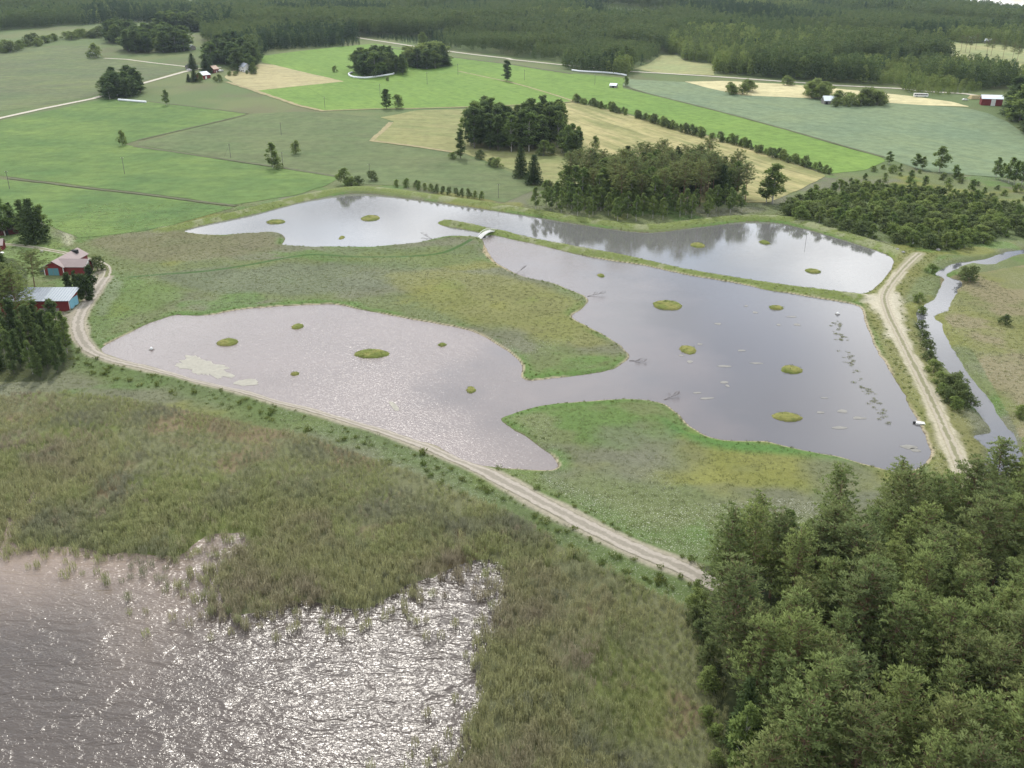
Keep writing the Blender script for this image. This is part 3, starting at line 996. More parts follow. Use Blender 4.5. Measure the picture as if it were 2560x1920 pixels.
sheet('green_field', W(d(566, 122, 640, 112, 780, 98, 810, 95, 960, 121, 1110, 140, 1235, 160, 1350, 170, 1345, 192, 1400, 205, 1500, 230, 1600, 256, 1700, 283, 1800, 313, 1905, 342, 1912, 350,
                         1870, 368, 1790, 378, 1700, 345, 1600, 312, 1500, 285, 1400, 258, 1300, 232, 1245, 219, 1200, 223, 1100, 229, 1000, 233, 900, 236, 800, 237, 700, 241, 640, 226, 556, 197,
                         650, 187, 745, 177, 690, 165, 590, 141, 566, 136)), GREEN1, 'bright green grass field stretching from the forest road to the hedge', .16, 9, hedge_dir)
sheet('hay_field', W(d(485, 168, 500, 155, 560, 139, 590, 141, 690, 165, 745, 177, 650, 187, 556, 197, 520, 190)), TAN, 'tan hay field beside the white farmhouse', .2, 8, (1, .35))
sheet('oat_field', W(d(1350, 172, 1480, 179, 1530, 192, 1600, 207, 1760, 214, 1870, 220, 2000, 229, 2080, 234, 2130, 245, 2170, 262, 2212, 290, 2330, 330, 2330, 400, 2212, 388, 2150, 385, 2000, 372,
                       1912, 342, 1800, 311, 1700, 282, 1600, 255, 1500, 229, 1400, 204, 1346, 187)), BLUEG, 'blue-green oat field in front of the red barn', .2, 10, hedge_dir)
sheet('stubble_strip', W(d(1480, 178, 1560, 176, 1700, 183, 1830, 195, 1960, 208, 2060, 222, 2095, 232, 2000, 229, 1900, 222, 1800, 216, 1760, 214, 1600, 207, 1530, 192)), PALE,
      'pale yellow stubble strip along the road', .22, 9, (1, .1))
sheet('hay_meadow', W(d(1190, 229, 1240, 222, 1300, 235, 1400, 261, 1500, 288, 1600, 316, 1700, 349, 1785, 382, 1740, 405, 1660, 440, 1500, 440, 1320, 400, 1260, 360, 1240, 300, 1180, 250)), STRAW1,
      'straw-coloured mown field with long swaths below the hedge', .2, 8, hedge_dir)
sheet('mown_field', W(d(820, 255, 870, 246, 900, 240, 1010, 237, 1190, 229, 1190, 252, 1245, 300, 1262, 360, 1320, 402, 1280, 412, 1190, 404, 1140, 380, 1000, 332, 900, 318, 803, 306, 830, 282, 852, 264)), STRAW2,
      'olive mown field around the poplar grove', .18, 8, (1, -.25))
sheet('pasture', W(d(-60, 275, 0, 262, 130, 236, 222, 216, 300, 219, 410, 231, 535, 248, 420, 276, 300, 304, 268, 314, 290, 318, 500, 350, 720, 382, 732, 388, 700, 405, 640, 424, 510, 445, 300, 418, 20, 384, -60, 376)), GREEN2,
      'fresh green pasture above the ditch', .16, 9, (1, -.1))
sheet('pasture_strip', W(d(-60, 382, 20, 391, 300, 424, 508, 451, 420, 476, 360, 493, 300, 503, 220, 512, 170, 517, 130, 500, 60, 470, -60, 440)), GREEN2,
      'green pasture between the ditch and the farm', .12, 7, (1, -.1))
sheet('rough_pasture', W(d(-60, 250, 120, 225, 225, 203, 320, 173, 405, 150, 225, 128, 200, 100, 60, 105, -60, 112)), OLD, 'dull grey-green pasture beyond the dirt road', .14, 9, (1, .2))
sheet('dry_meadow', W(d(300, 310, 430, 278, 545, 247, 640, 243, 720, 246, 815, 256, 845, 265, 825, 284, 800, 307, 900, 321, 1000, 336, 1120, 380, 1160, 410, 1090, 440, 900, 405, 770, 400, 735, 384, 500, 346, 300, 315)), DULL,
      'muted green meadow with scattered trees before the dike', .12, 8, (1, -.1))
sheet('clearing', W(cat(t(3, 0, 560, 335, 760, 328, 900, 320, 1050, 322, 1230, 343, 1400, 358, 1700, 378, 1950, 383, 2212, 428, 2600, 470, 2600, 850, 2212, 730, 1900, 650, 1600, 585, 1350, 510, 1100, 480, 800, 465, 600, 440, 530, 375))), FALLOW,
      'pale clearing with lone pines among the far woods', .3, 12, (1, .1))
sheet('glade', W(t(2, 0, 1050, 600, 1180, 555, 1290, 480, 1420, 480, 1500, 535, 1740, 555, 1745, 655, 1600, 650, 1300, 640)), FALLOW, 'small yellowish glade at the edge of the birch wood', .25, 8)

# far roads and ditches
m_ditch = plain('ditch_grass', (.085, .095, .045), .95, .25, .35)
m_verge = plain('dry_verge', (.25, .22, .11), .95, .25, .3)
ribbon('dirt_road', W(d(-60, 272, 0, 257, 100, 235, 200, 215, 225, 207, 310, 181, 400, 156, 430, 150, 478, 147)), 6.0, m_far_road, 'pale dirt road leading to the white farmhouse', .3, 6, 4, .1)
ribbon('field_lane', W(t(0, 0, 900, 508, 1100, 518, 1300, 545, 1600, 580, 1640, 590)), 4.0, m_far_road, 'narrow lane between the hut and the dirt road', .3, 6, 3, .2)
ribbon('forest_road', W(cat(t(1, 0, 870, 325, 900, 334, 1100, 365, 1480, 422, 1900, 478, 2170, 508), t(2, 0, 0, 520, 450, 567, 700, 590, 1050, 625, 1680, 662, 2212, 700), t(3, 0, 300, 722, 550, 742, 1150, 773, 1300, 792, 1700, 815, 1850, 840))),
       6.5, m_far_road, 'pale gravel road along the forest edge', .35, 8, 4, .1)
ribbon('forest_lane', W(t(0, 0, 1600, -10, 1615, 25, 1640, 60, 1700, 92)), 9.0, m_far_road, 'light track winding up through the far wood', .5, 8, 3, .2)
for pts_, w_, mt_, lb_ in [
    (d(20, 387, 150, 404, 300, 421, 400, 434, 510, 448), 3.2, m_ditch, 'overgrown ditch crossing the green pasture'),
    (d(290, 318, 400, 334, 500, 348, 620, 366, 725, 383), 3.2, m_ditch, 'overgrown ditch above the lower pasture'),
    (d(300, 304, 420, 276, 535, 249), 2.5, m_ditch, 'thin ditch between pasture and dry meadow'),
    (d(300, 219, 410, 231, 535, 247), 2.5, m_ditch, 'thin ditch behind the white bale row'),
    (d(1346, 187, 1400, 204, 1500, 229, 1600, 255, 1700, 282, 1800, 311, 1908, 341), 3.0, m_ditch, 'ditch between the green field and the oat field'),
    (d(1240, 220, 1200, 207, 1150, 192, 1100, 178, 1050, 168, 990, 155), 3.0, m_verge, 'dry brown ditch across the bright green field'),
    (d(700, 241, 800, 237, 900, 236, 1000, 233, 1100, 229, 1240, 221), 3.0, m_verge, 'dry verge between the green field and the mown field'),
    (d(490, 178, 560, 200, 640, 228, 700, 242), 5.0, m_verge, 'dry verge below the hay field'),
    (d(845, 266, 828, 284, 802, 306, 900, 319, 1000, 334), 4.0, m_verge, 'dry ditch bend at the corner of the mown field'),
    (d(800, 98, 960, 122, 1110, 141, 1235, 161), 6.0, m_ditch, 'grassy verge below the forest road'),
]:
    ribbon('ditch', W(pts_), w_, mt_, lb_, .3, 3, 3, .5)

# ------------------------------------------------------------------ plant shapes
def unit(v):
    return v / (np.linalg.norm(v, axis=-1, keepdims=True) + 1e-9)


def diamonds(c, dr, L, Wd, r):
    n = len(c)
    dr = unit(dr)
    side = unit(np.cross(dr, r.normal(size=(n, 3))))
    L = np.broadcast_to(np.asarray(L, float), (n,))[:, None]
    Wd = np.broadcast_to(np.asarray(Wd, float), (n,))[:, None]
    V = np.stack([c, c + dr * L * .5 + side * Wd * .5, c + dr * L, c + dr * L * .5 - side * Wd * .5], 1)
    return V.reshape(-1, 3)


def leaf_mesh(name, V, NR, mat):
    """leaf quads wound and shaded towards the outside of their tuft"""
    n = len(V) // 4
    Q = V.reshape(n, 4, 3).copy()
    gn = np.cross(Q[:, 1] - Q[:, 0], Q[:, 3] - Q[:, 0])
    flip = (gn * NR).sum(1) < 0
    Q[flip] = Q[flip][:, [0, 3, 2, 1]]
    me = mesh_fast(name, Q.reshape(-1, 3), np.arange(n * 4).reshape(n, 4), mat, True)
    me.normals_split_custom_set_from_vertices(np.repeat(unit(NR), 4, axis=0).astype(np.float32))
    return me


def crown_mesh(name, V, mat, NR):
    return leaf_mesh(name, V, NR, mat)


def tube(path, rad, sides=6):
    path = np.asarray(path, float)
    n = len(path)
    a = np.linspace(0, 2 * np.pi, sides, endpoint=False)
    T = unit(np.gradient(path, axis=0))
    ref = np.where(np.abs(T[:, 2:3]) > .9, np.array([[1., 0, 0]]), np.array([[0, 0, 1.]]))
    U = unit(np.cross(T, ref)); Vv = np.cross(T, U)
    P = path[:, None, :] + (U[:, None, :] * np.cos(a)[None, :, None] + Vv[:, None, :] * np.sin(a)[None, :, None]) * np.asarray(rad)[:, None, None]
    V = P.reshape(-1, 3)
    F = []
    for i in range(n - 1):
        for k in range(sides):
            F.append((i * sides + k, i * sides + (k + 1) % sides, (i + 1) * sides + (k + 1) % sides, (i + 1) * sides + k))
    return V, np.array(F)


def join(parts):
    Vs, Fs, o = [], [], 0
    for V, F in parts:
        Vs.append(V); Fs.append(F + o); o += len(V)
    return np.concatenate(Vs), np.concatenate(Fs)


def make_pine(seed, h, Rm, mat, bark, start=.38, dens=1.0):
    r = np.random.default_rng(seed)
    zs = np.linspace(0, h * .98, 8)
    bend = r.normal(size=2) * .35
    path = np.stack([bend[0] * (zs / h) ** 2, bend[1] * (zs / h) ** 2, zs], 1)
    tr = [tube(path, .17 * (1 - zs / h * .88), 6)]
    Vc, Nc = [], []
    zl = h * start
    while zl < h * .99:
        q = (zl / h - start) / (1 - start)
        prof = (min(1, .55 + q * 1.6) if q < .3 else 1.0) * (1 - max(0, q - .25) / .78) ** .62
        Lb = Rm * prof + .25
        nb = r.integers(4, 7)
        a0 = r.uniform(0, 6.28)
        for k in range(nb):
            if r.random() > dens and q < .6:
                continue
            a = a0 + k * 6.283 / nb + r.normal() * .3
            L = Lb * r.uniform(.55, 1.12)
            rise = -.12 + q * 1.05 + r.normal() * .12
            od = np.array([math.cos(a), math.sin(a), 0])
            tt = np.linspace(0, 1, 4)
            bx = np.interp(zl, zs, path[:, 0]); by = np.interp(zl, zs, path[:, 1])
            bp_ = np.stack([bx + od[0] * L * tt, by + od[1] * L * tt, zl + L * (rise * tt + .25 * tt * tt)], 1)
            tr.append(tube(bp_, .045 * (1 - tt * .75), 3))
            ncl = max(2, int(L / .62))
            for s_ in np.linspace(.32, 1.0, ncl):
                c0 = np.array([np.interp(s_, tt, bp_[:, i]) for i in range(3)])
                side = np.array([-od[1], od[0], 0]) * r.normal() * .42 * (0.4 + L * .4)
                c0 = c0 + side + np.array([0, 0, r.normal() * .10])
                m = 17
                dr = od * .45 + np.array([0, 0, .75]) + r.normal(size=(m, 3)) * .62
                Vc.append(diamonds(np.tile(c0, (m, 1)) + r.normal(size=(m, 3)) * [.13, .13, .05], dr, r.uniform(.34, .62, m), r.uniform(.10, .17, m), r))
                Nc.append(od * .55 + np.array([0, 0, .55 + .25 * q]) + unit(dr) * .75)
        zl += h * .029 * r.uniform(.8, 1.2)
    V, F = join(tr)
    return mesh_fast('pine_trunk', V, F, bark, True), crown_mesh('pine_crown', np.concatenate(Vc), mat, np.concatenate(Nc)), h


def make_spruce(seed, h, Rm, mat, bark, start=.08):
    r = np.random.default_rng(seed)
    zs = np.linspace(0, h * .98, 6)
    path = np.stack([zs * 0, zs * 0, zs], 1)
    tr = [tube(path, .16 * (1 - zs / h * .9), 6)]
    Vc, Nc = [], []
    zl = h * start
    while zl < h:
        q = (zl / h - start) / (1 - start)
        Lb = Rm * (1 - q) ** .85 + .12
        nb = 7 if q < .8 else 5
        a0 = r.uniform(0, 6.28)
        for k in range(nb):
            a = a0 + k * 6.283 / nb + r.normal() * .2
            L = Lb * r.uniform(.7, 1.15)
            od = np.array([math.cos(a), math.sin(a), 0])
            for s_ in np.linspace(.15, 1.0, max(2, int(L / .4))):
                c0 = od * L * s_ + np.array([0, 0, zl - L * s_ * .28 + L * s_ * s_ * .12])
                m = 7
                dr = od * .8 + np.array([0, 0, -.25]) + r.normal(size=(m, 3)) * .6
                Vc.append(diamonds(np.tile(c0, (m, 1)) + r.normal(size=(m, 3)) * .14, dr, r.uniform(.4, .75, m), r.uniform(.15, .26, m), r))
                Nc.append(od * .8 + np.array([0, 0, .5]) + r.normal(size=(m, 3)) * .35)
        zl += h * .028 * r.uniform(.8, 1.2)
    V, F = join(tr)
    return mesh_fast('spruce_trunk', V, F, bark, True), crown_mesh('spruce_crown', np.concatenate(Vc), mat, np.concatenate(Nc)), h


def make_broad(seed, h, Rm, mat, bark, start=.25, lobes=24, per=18, m=7, leafL=.42, shape='egg', stems=1, name='birch', trunk_r=.13):
    r = np.random.default_rng(seed)
    tr, Vc, Nc = [], [], []
    zs = np.linspace(0, h * .9, 7)
    for s in range(stems):
        b = r.normal(size=2) * (.3 if stems == 1 else .9)
        path = np.stack([b[0] * (zs / h) ** 1.2, b[1] * (zs / h) ** 1.2, zs], 1)
        tr.append(tube(path, trunk_r * (1 - zs / h * .9), 6))
    for k in range(lobes):
        q = (k + r.uniform(.1, .9)) / lobes
        zc_ = h * (start + (1 - start) * q)
        if shape == 'egg':
            pr = math.sin(math.pi * min(1, (q * .93 + .09)) ** .8) ** .7
        elif shape == 'column':
            pr = min(1, q * 4 + .5) * (1 - q) ** .35
        else:
            pr = math.sqrt(max(.02, 1 - q * q)) 
        a = r.uniform(0, 6.283)
        rad = Rm * pr * math.sqrt(r.uniform(.12, 1)) * .75
        lc = np.array([math.cos(a) * rad, math.sin(a) * rad, zc_ - h * .03])
        lr = Rm * r.uniform(.28, .46) * (.5 + .5 * pr)
        tr.append(tube(np.array([[0, 0, max(.05 * h, zc_ - h * .16)], lc * [.5, .5, 1] - [0, 0, h * .05], lc]), [trunk_r * .35, trunk_r * .25, .02], 3))
        dirs = unit(r.normal(size=(per, 3)) + [0, 0, .25])
        cs = lc + dirs * (lr * r.uniform(.55, 1.05, (per, 1))) * [1, 1, .95]
        for c0, dd in zip(cs, dirs):
            dr = dd * .6 + np.array([0, 0, .1]) + r.normal(size=(m, 3)) * .8
            Vc.append(diamonds(np.tile(c0, (m, 1)) + r.normal(size=(m, 3)) * leafL * .35, dr, leafL * r.uniform(.7, 1.3, m), leafL * r.uniform(.5, .85, m), r))
            rd_ = np.array([lc[0], lc[1], 0]) / (Rm + 1e-6)
            Nc.append(dd * .75 + rd_ * .5 + np.array([0, 0, .35]) + r.normal(size=(m, 3)) * .3)
    V, F = join(tr)
    Vc = np.concatenate(Vc)
    Vc[:, 2] = np.maximum(Vc[:, 2], .02)
    return mesh_fast(name + '_trunk', V, F, bark, True), crown_mesh(name + '_crown', Vc, mat, np.concatenate(Nc)), h


bark_pine = plain('pine_bark', (.20, .13, .085), .95, .2, 2.0)
bark_grey = plain('grey_bark', (.13, .115, .10), .95, .2, 2.0)
bark_birch = plain('birch_bark', (.42, .40, .36), .9, .25, 3.0)
L_pine = leaf('pine_needles', (0.181, 0.238, 0.112), (0.242, 0.297, 0.128), 0.42)
L_pine2 = leaf('blue_pine_needles', (0.160, 0.207, 0.107), (0.209, 0.245, 0.116), 0.42)
L_spruce = leaf('spruce_needles', (0.069, 0.105, 0.055), (0.092, 0.130, 0.062), 0.32)
L_birch = leaf('birch_leaves', (0.159, 0.231, 0.094), (0.214, 0.279, 0.111), 0.45)
L_aspen = leaf('aspen_leaves', (0.109, 0.164, 0.082), (0.146, 0.199, 0.094), 0.42)
L_willow = leaf('willow_leaves', (0.184, 0.251, 0.100), (0.242, 0.300, 0.127), 0.45)
L_hedge = leaf('hedge_leaves', (0.128, 0.171, 0.087), (0.162, 0.200, 0.102), 0.45)
L_far_pine = leaf('far_pine_needles', (0.109, 0.157, 0.076), (0.146, 0.190, 0.087), 0.42)
L_far_light = leaf('far_birch_leaves', (0.174, 0.239, 0.090), (0.225, 0.278, 0.109), 0.45)
L_far_dark = leaf('far_spruce_needles', (0.050, 0.087, 0.053), (0.076, 0.112, 0.062), 0.35)
L_far_mid = leaf('far_mixed_leaves', (0.098, 0.148, 0.070), (0.134, 0.182, 0.081), 0.42)

PROTO = {
    'pine': [make_pine(100 + i, 17 + (i % 3) * 1.2, 2.9 + .25 * (i % 2), L_pine if i % 3 else L_pine2, bark_pine, [.28, .22, .34, .26, .2, .32][i]) for i in range(6)],
    'old_pine': [make_pine(140 + i, 19, 3.6, L_pine2, bark_pine, .5, .8) for i in range(3)],
    'spruce': [make_spruce(200 + i, 15, 2.7, L_spruce, bark_grey) for i in range(3)],
    'birch': [make_broad(300 + i, 14, 2.5, L_birch, bark_birch, .24, 26, 17) for i in range(4)],
    'aspen': [make_broad(340 + i, 19, 2.6, L_aspen, bark_grey, .16, 36, 17, 7, .5, 'column', 1, 'aspen') for i in range(4)],
    'round': [make_broad(380 + i, 9, 3.6, L_willow, bark_grey, .18, 26, 18, 7, .42, 'dome', 2, 'broadleaf') for i in range(3)],
    'bush': [make_broad(400 + i, 4.0, 2.3, L_hedge if i % 2 else L_willow, bark_grey, .12, 16, 16, 6, .32, 'dome', 3, 'bush', .05) for i in range(4)],
    'thuja': [make_broad(440 + i, 6.5, 1.5, L_spruce, bark_grey, .04, 30, 18, 7, .3, 'column', 1, 'thuja', .09) for i in range(2)],
    'young': [make_broad(460 + i, 7, 1.5, L_birch if i % 2 else L_willow, bark_birch, .12, 15, 15, 7, .36, 'egg', 1, 'sapling', .06) for i in range(4)],
}
PROTO['leafy'] = [make_broad(320 + i, 15, 3.2, L_birch if i % 2 else L_aspen, bark_birch, .12, 30, 18, 7, .5, 'egg', 1, 'leafy') for i in range(3)]
TREE_NAME = {'leafy': 'leafy_tree', 'pine': 'pine_tree', 'old_pine': 'pine_tree', 'spruce': 'spruce_tree', 'birch': 'birch_tree', 'aspen': 'aspen_tree', 'round': 'broadleaf_tree',
             'bush': 'bush', 'thuja': 'thuja', 'young': 'birch_sapling'}
TREE_CAT = {'leafy': 'leafy tree', 'pine': 'pine tree', 'old_pine': 'pine tree', 'spruce': 'spruce tree', 'birch': 'birch tree', 'aspen': 'aspen tree', 'round': 'tree', 'bush': 'bush',
            'thuja': 'conifer', 'young': 'sapling'}
occupied = []


def plant(kind, x, y, h, label, group=None, wide=1.0):
    if y > 262:
        h *= 1.45 if kind == 'bush' else 1.2
        wide *= {'bush': 1.0, 'thuja': 1.0, 'round': 1.25}.get(kind, 1.45)
    tr, cr, ph = random.choice(PROTO[kind])
    s = h / ph
    z = float(Hgt(x, y)[0]) - .08
    o = thing(TREE_NAME[kind], label, TREE_CAT[kind], (x, y, z), random.uniform(0, 6.28), group, s)
    o.scale = (s * wide, s * wide, s)
    obj('trunk', tr, o)
    obj('crown', cr, o)
    occupied.append((x, y))
    return o


def scatter(poly, spacing, r, n_max=100000, margin=0.0):
    x0, y0 = poly.min(0); x1, y1 = poly.max(0)
    n = int((x1 - x0) * (y1 - y0) / spacing ** 2 * 2.2) + 50
    cx, cy = r.uniform(x0, x1, n), r.uniform(y0, y1, n)
    ok = inside(cx, cy, poly)
    cx, cy = cx[ok], cy[ok]
    cell, keep = {}, []
    for a, b in zip(cx, cy):
        i, j = int(a // spacing), int(b // spacing)
        bad = False
        for di in (-1, 0, 1):
            for dj in (-1, 0, 1):
                for (p_, q_) in cell.get((i + di, j + dj), ()):
                    if (p_ - a) ** 2 + (q_ - b) ** 2 < spacing * spacing:
                        bad = True
        if not bad:
            cell.setdefault((i, j), []).append((a, b))
            keep.append((a, b))
    return np.array(keep[:n_max]).reshape(-1, 2)


# ---- pine wood in the lower right corner
r1 = np.random.default_rng(5)
wood_poly = W(d(1528, 1262, 1600, 1228, 1680, 1205, 1750, 1190, 1850, 1165, 1950, 1135, 2050, 1112, 2150, 1100, 2330, 1085, 2480, 1110, 2420, 1300, 2400, 1500, 2370, 1760, 2000, 1900, 1640, 1880, 1605, 1760,
                1590, 1650, 1570, 1530, 1545, 1430, 1525, 1340))
pts = scatter(wood_poly, 4.5, r1)
edge_d = segdist(pts[:, 0], pts[:, 1], wood_poly, True, 20)
pines = 0
for (x, y), e in zip(pts, edge_d):
    near_road = y > 150 and x < 45
    if e < 5 and r1.random() < (.75 if near_road else .35):
        plant('birch', x, y, r1.uniform(9, 14), 'leafy birch on the fringe of the dense pine wood in the lower right corner', 'fringe birches of the pine wood', 1.1)
    elif r1.random() < .05:
        plant('spruce', x, y, r1.uniform(10, 15), 'dark spruce standing among the pines of the lower right wood', 'spruces among the pines')
    elif pines < 298:
        hh = r1.uniform(15, 21)
        size = 'tall' if hh > 18.8 else ('small' if hh < 16.8 else 'mid-sized')
        q = x / (.58 * y * .92 + 23)
        if e < 7 and q < .5:
            zone = 'on the reed-side edge of the lower right wood'
        elif e < 7:
            zone = 'on the pond-side edge of the lower right wood'
        elif y < 115:
            zone = 'at the bottom of the picture in the lower right wood'
        elif q > .8:
            zone = 'by the right edge of the picture in the lower right wood'
        elif y > 160:
            zone = 'just behind the pond-side edge of the lower right wood'
        else:
            zone = 'in the middle of the lower right wood'
        plant('pine', x, y, hh, size + ' green pine ' + zone, size + ' pines ' + zone, r1.uniform(1.2, 1.55))
        pines += 1
# undergrowth shrubs along the wood's reed side
for (x, y) in resample(W(d(1500, 1290, 1515, 1350, 1535, 1440, 1555, 1530, 1570, 1640, 1590, 1760)), 4.0):
    plant('bush', x + r1.normal(), y + r1.normal(), r1.uniform(2, 4.2), 'low green shrub between the reeds and the lower right pine wood', 'shrubs along the pine wood', 1.1)

# ---- central wood behind the clear pond
r2 = np.random.default_rng(6)
cw = W(d(1152, 458, 1190, 440, 1250, 418, 1290, 405, 1400, 388, 1520, 392, 1590, 418, 1612, 440, 1600, 462, 1560, 470, 1480, 478, 1380, 486, 1290, 478, 1220, 466))
cp = scatter(cw, 5.6, r2)
front = W(d(1165, 455, 1290, 479, 1380, 487, 1480, 478, 1560, 470, 1600, 462))
fd = segdist(cp[:, 0], cp[:, 1], front, False, 200)
for (x, y), e in zip(cp, fd):
    if e < 22:
        plant('birch', x, y, r2.uniform(8.5, 12.5), 'slim birch in the front row of the central wood behind the dike', 'front birches of the central wood', .9)
    elif r2.random() < .3:
        plant('birch', x, y, r2.uniform(14, 17.5), 'tall birch inside the central wood behind the dike', 'inner birches of the central wood', 1.1)
    elif r2.random() < .12:
        plant('spruce', x, y, r2.uniform(15, 20), 'dark spruce inside the central wood behind the dike', 'spruces of the central wood')
    else:
        plant('old_pine', x, y, r2.uniform(14, 21.5), 'tall pine towering over the birches of the central wood', 'pines of the central wood', 1.0)


# ---- grove of aspens in the mown field
def grove(poly_px, spacing, kinds, hr, label, group, seed, wide=1.0):
    r = np.random.default_rng(seed)
    Wp = W(poly_px)
    big = 1.25 if Wp[:, 1].mean() > 700 else 1.0
    for (x, y) in scatter(Wp, spacing * big, r):
        k = kinds[r.integers(len(kinds))]
        plant(k, x, y, r.uniform(*hr) * (1 + (big - 1) * .35), label.replace('KIND', TREE_CAT[k].replace(' tree', '')), group, wide * big)


grove(d(1012, 318, 1040, 300, 1100, 290, 1180, 288, 1212, 302, 1205, 320, 1140, 332, 1060, 328, 1025, 324), 6.0, ['aspen', 'aspen', 'aspen', 'birch'], (17, 25),
      'tall dark KIND in the big grove on the mown field', 'trees of the big grove', 31, 1.25)
grove(d(1205, 335, 1225, 322, 1258, 325, 1255, 342, 1225, 346), 5.0, ['aspen', 'birch'], (12, 18), 'KIND at the tapering end of the big grove', 'trees at the end of the big grove', 32, 1.1)
for u, v, h_, w_ in ((1175, 338, 8.5, 1.3), (1192, 334, 6, 1.0)):
    x, y = W(d(u, v))[0]
    plant('round', x, y, h_, 'round light green shrub tree at the foot of the big grove', 'round trees at the big grove', w_)

# ---- single trees and bushes: (u, v, kind, height m, label)
singles = [
    (590, 366, 'birch', 12, 'leaning dark birch on the ditch of the lower pasture', .9),
    (602, 367, 'bush', 4, 'small bush at the foot of the leaning birch', 1),
    (640, 334, 'round', 6.5, 'round bush standing alone in the dry meadow', .8),
    (265, 316, 'round', 7.5, 'small dense tree at the ditch bend on the green pasture', .6),
    (360, 229, 'birch', 9.5, 'lone slim tree above the green pasture', 1),
    (995, 344, 'aspen', 14, 'tall narrow tree beside the big grove', .95),
    (1125, 386, 'spruce', 14.5, 'slender spruce on the ditch before the central wood, taller of the pair', .75),
    (1153, 400, 'spruce', 12.5, 'shorter broad spruce on the ditch before the central wood', 1),
    (1095, 176, 'aspen', 15, 'lone tree on the bright green field near the forest road', 1.2),
    (1243, 222, 'round', 5.5, 'small tree at the head of the long hedge', .9),
    (1250, 223, 'bush', 3.5, 'low bush at the head of the long hedge', 1.1),
    (745, 402, 'round', 7, 'dark bush tree on the dike corner of the clear pond', .9),
    (760, 405, 'bush', 3.2, 'low shrub beside the dark bush tree on the dike', 1.2),
    (775, 402, 'bush', 3, 'low shrub on the ditch behind the clear pond dike', 1.1),
    (803, 393, 'bush', 3.6, 'small rounded shrub alone behind the clear pond dike', 1.0),
    (835, 236, 'aspen', 12, 'narrow tree of the pair on the verge of the green field', 1.2),
    (860, 236, 'round', 8.5, 'round tree of the pair on the verge of the green field', .9),
    (1046, 231, 'bush', 5, 'bush on the low mound in the mown field', 1.1),
    (208, 126, 'round', 12, 'round tree sheltering the small hut', .9),
    (196, 126, 'bush', 5, 'bush beside the small hut', 1),
    (1285, 324, 'round', 6.5, 'small round tree beyond the big grove', .7),
    (1668, 441, 'birch', 15, 'tall airy birch standing apart from the central wood', 1.35),
    (1655, 440, 'birch', 10, 'shorter birch leaning on the tall airy birch', 1.1),
    (1920, 356, 'birch', 6, 'small tree at the tip of the green field strip', 1.2),
    (1978, 366, 'birch', 7, 'small bushy birch on the thicket edge by the oat field', 1.2),
    (1992, 368, 'birch', 6, 'smaller bushy birch on the thicket edge by the oat field', 1.2),
    (2028, 373, 'birch', 11.5, 'tall birch on the thicket edge by the oat field', 1.2),
    (2062, 388, 'young', 6, 'thin sapling against the oat field', 1),
    (1063, 360, 'bush', 3, 'low shrub on the ditch of the dry meadow', 1.3),
    (1075, 364, 'bush', 3.6, 'round shrub on the ditch of the dry meadow', 1.2),
    (1037, 345, 'bush', 3.4, 'shrub beside the tall narrow tree', 1.1),
    (979, 345, 'bush', 2.6, 'tiny shrub left of the tall narrow tree', 1.2),
    (1185, 412, 'bush', 3, 'low shrub below the shorter broad spruce', 1.3),
    (1700, 97 + 88, 'bush', 5, 'bush below the birch wood by the stubble strip', 1.5),
    (838, 178 - 2, 'bush', 2.5, 'tiny bush on the bright green field', 1),
    (724, 157, 'bush', 4, 'little tree alone on the bright green field left of the bale ring', .8),
    (1262, 140, 'round', 11, 'young tree by the forest road', .8),
    (912, 98, 'round', 12, 'small tree where the forest road leaves the wood', .9),
]
for u, v, k, h_, lb, w_ in singles:
    x, y = W(d(u, v))[0]
    plant(k, x, y, h_ * 1.18, lb, None, w_ * 1.2)

# ---- hedge along the straw field
r3 = np.random.default_rng(8)
for a_, b_ in (((1262, 226), (1352, 250)), ((1372, 256), (1470, 286)), ((1478, 289), (1600, 318)), ((1600, 318), (1790, 378))):
    for (x, y) in resample(W(d(*a_, *b_)), 4.3):
        plant('bush', x + r3.normal() * .8, y + r3.normal() * .8, r3.uniform(2.6, 5.2), 'greyish bush in the long hedge between the green field and the straw field', 'bushes of the long hedge', r3.uniform(.8, 1.2))
for (x, y) in resample(W(d(905, 412, 1040, 434)), 4.6):
    plant('bush', x, y + r3.normal() * .5, r3.uniform(2.6, 3.6), 'dark shrub in the clipped row behind the clear pond dike', 'shrub row behind the dike', .75)
for (x, y) in resample(W(d(858, 404, 900, 409)), 5):
    plant('bush', x, y + r3.normal(), r3.uniform(2.5, 4), 'loose shrub on the ditch west of the clipped row', 'loose shrubs on the ditch', 1)

# ---- willow thicket on the right
r4 = np.random.default_rng(9)
th = W(d(1700, 452, 1760, 430, 1850, 412, 1960, 420, 2100, 440, 2240, 470, 2300, 520, 2212, 520, 2150, 522, 2080, 540, 2040, 548, 1985, 538, 1900, 522, 1800, 500, 1720, 478, 1690, 466))
for (x, y) in scatter(th, 5.4, r4, 420):
    if r4.random() < .62:
        plant('bush', x, y, r4.uniform(2.8, 4.6), 'broad willow bush in the thicket beyond the dike', 'willow bushes of the thicket', r4.uniform(1.5, 2.0))
    else:
        plant('young', x, y, r4.uniform(4.5, 7.5), 'young birch in the thicket beyond the dike', 'young birches of the thicket', 1.2)
th2 = W(d(1800, 408, 1905, 362, 1985, 372, 2100, 395, 2250, 420, 2250, 468, 2100, 440, 1960, 420, 1850, 412))
for (x, y) in scatter(th2, 9.0, r4, 150):
    k = 'bush' if r4.random() < .75 else 'young'
    plant(k, x, y, r4.uniform(1.5, 3.6) if k == 'bush' else r4.uniform(3, 6), 'low scrub plant on the rough ground above the willow thicket', 'scrub above the thicket', 1.3)
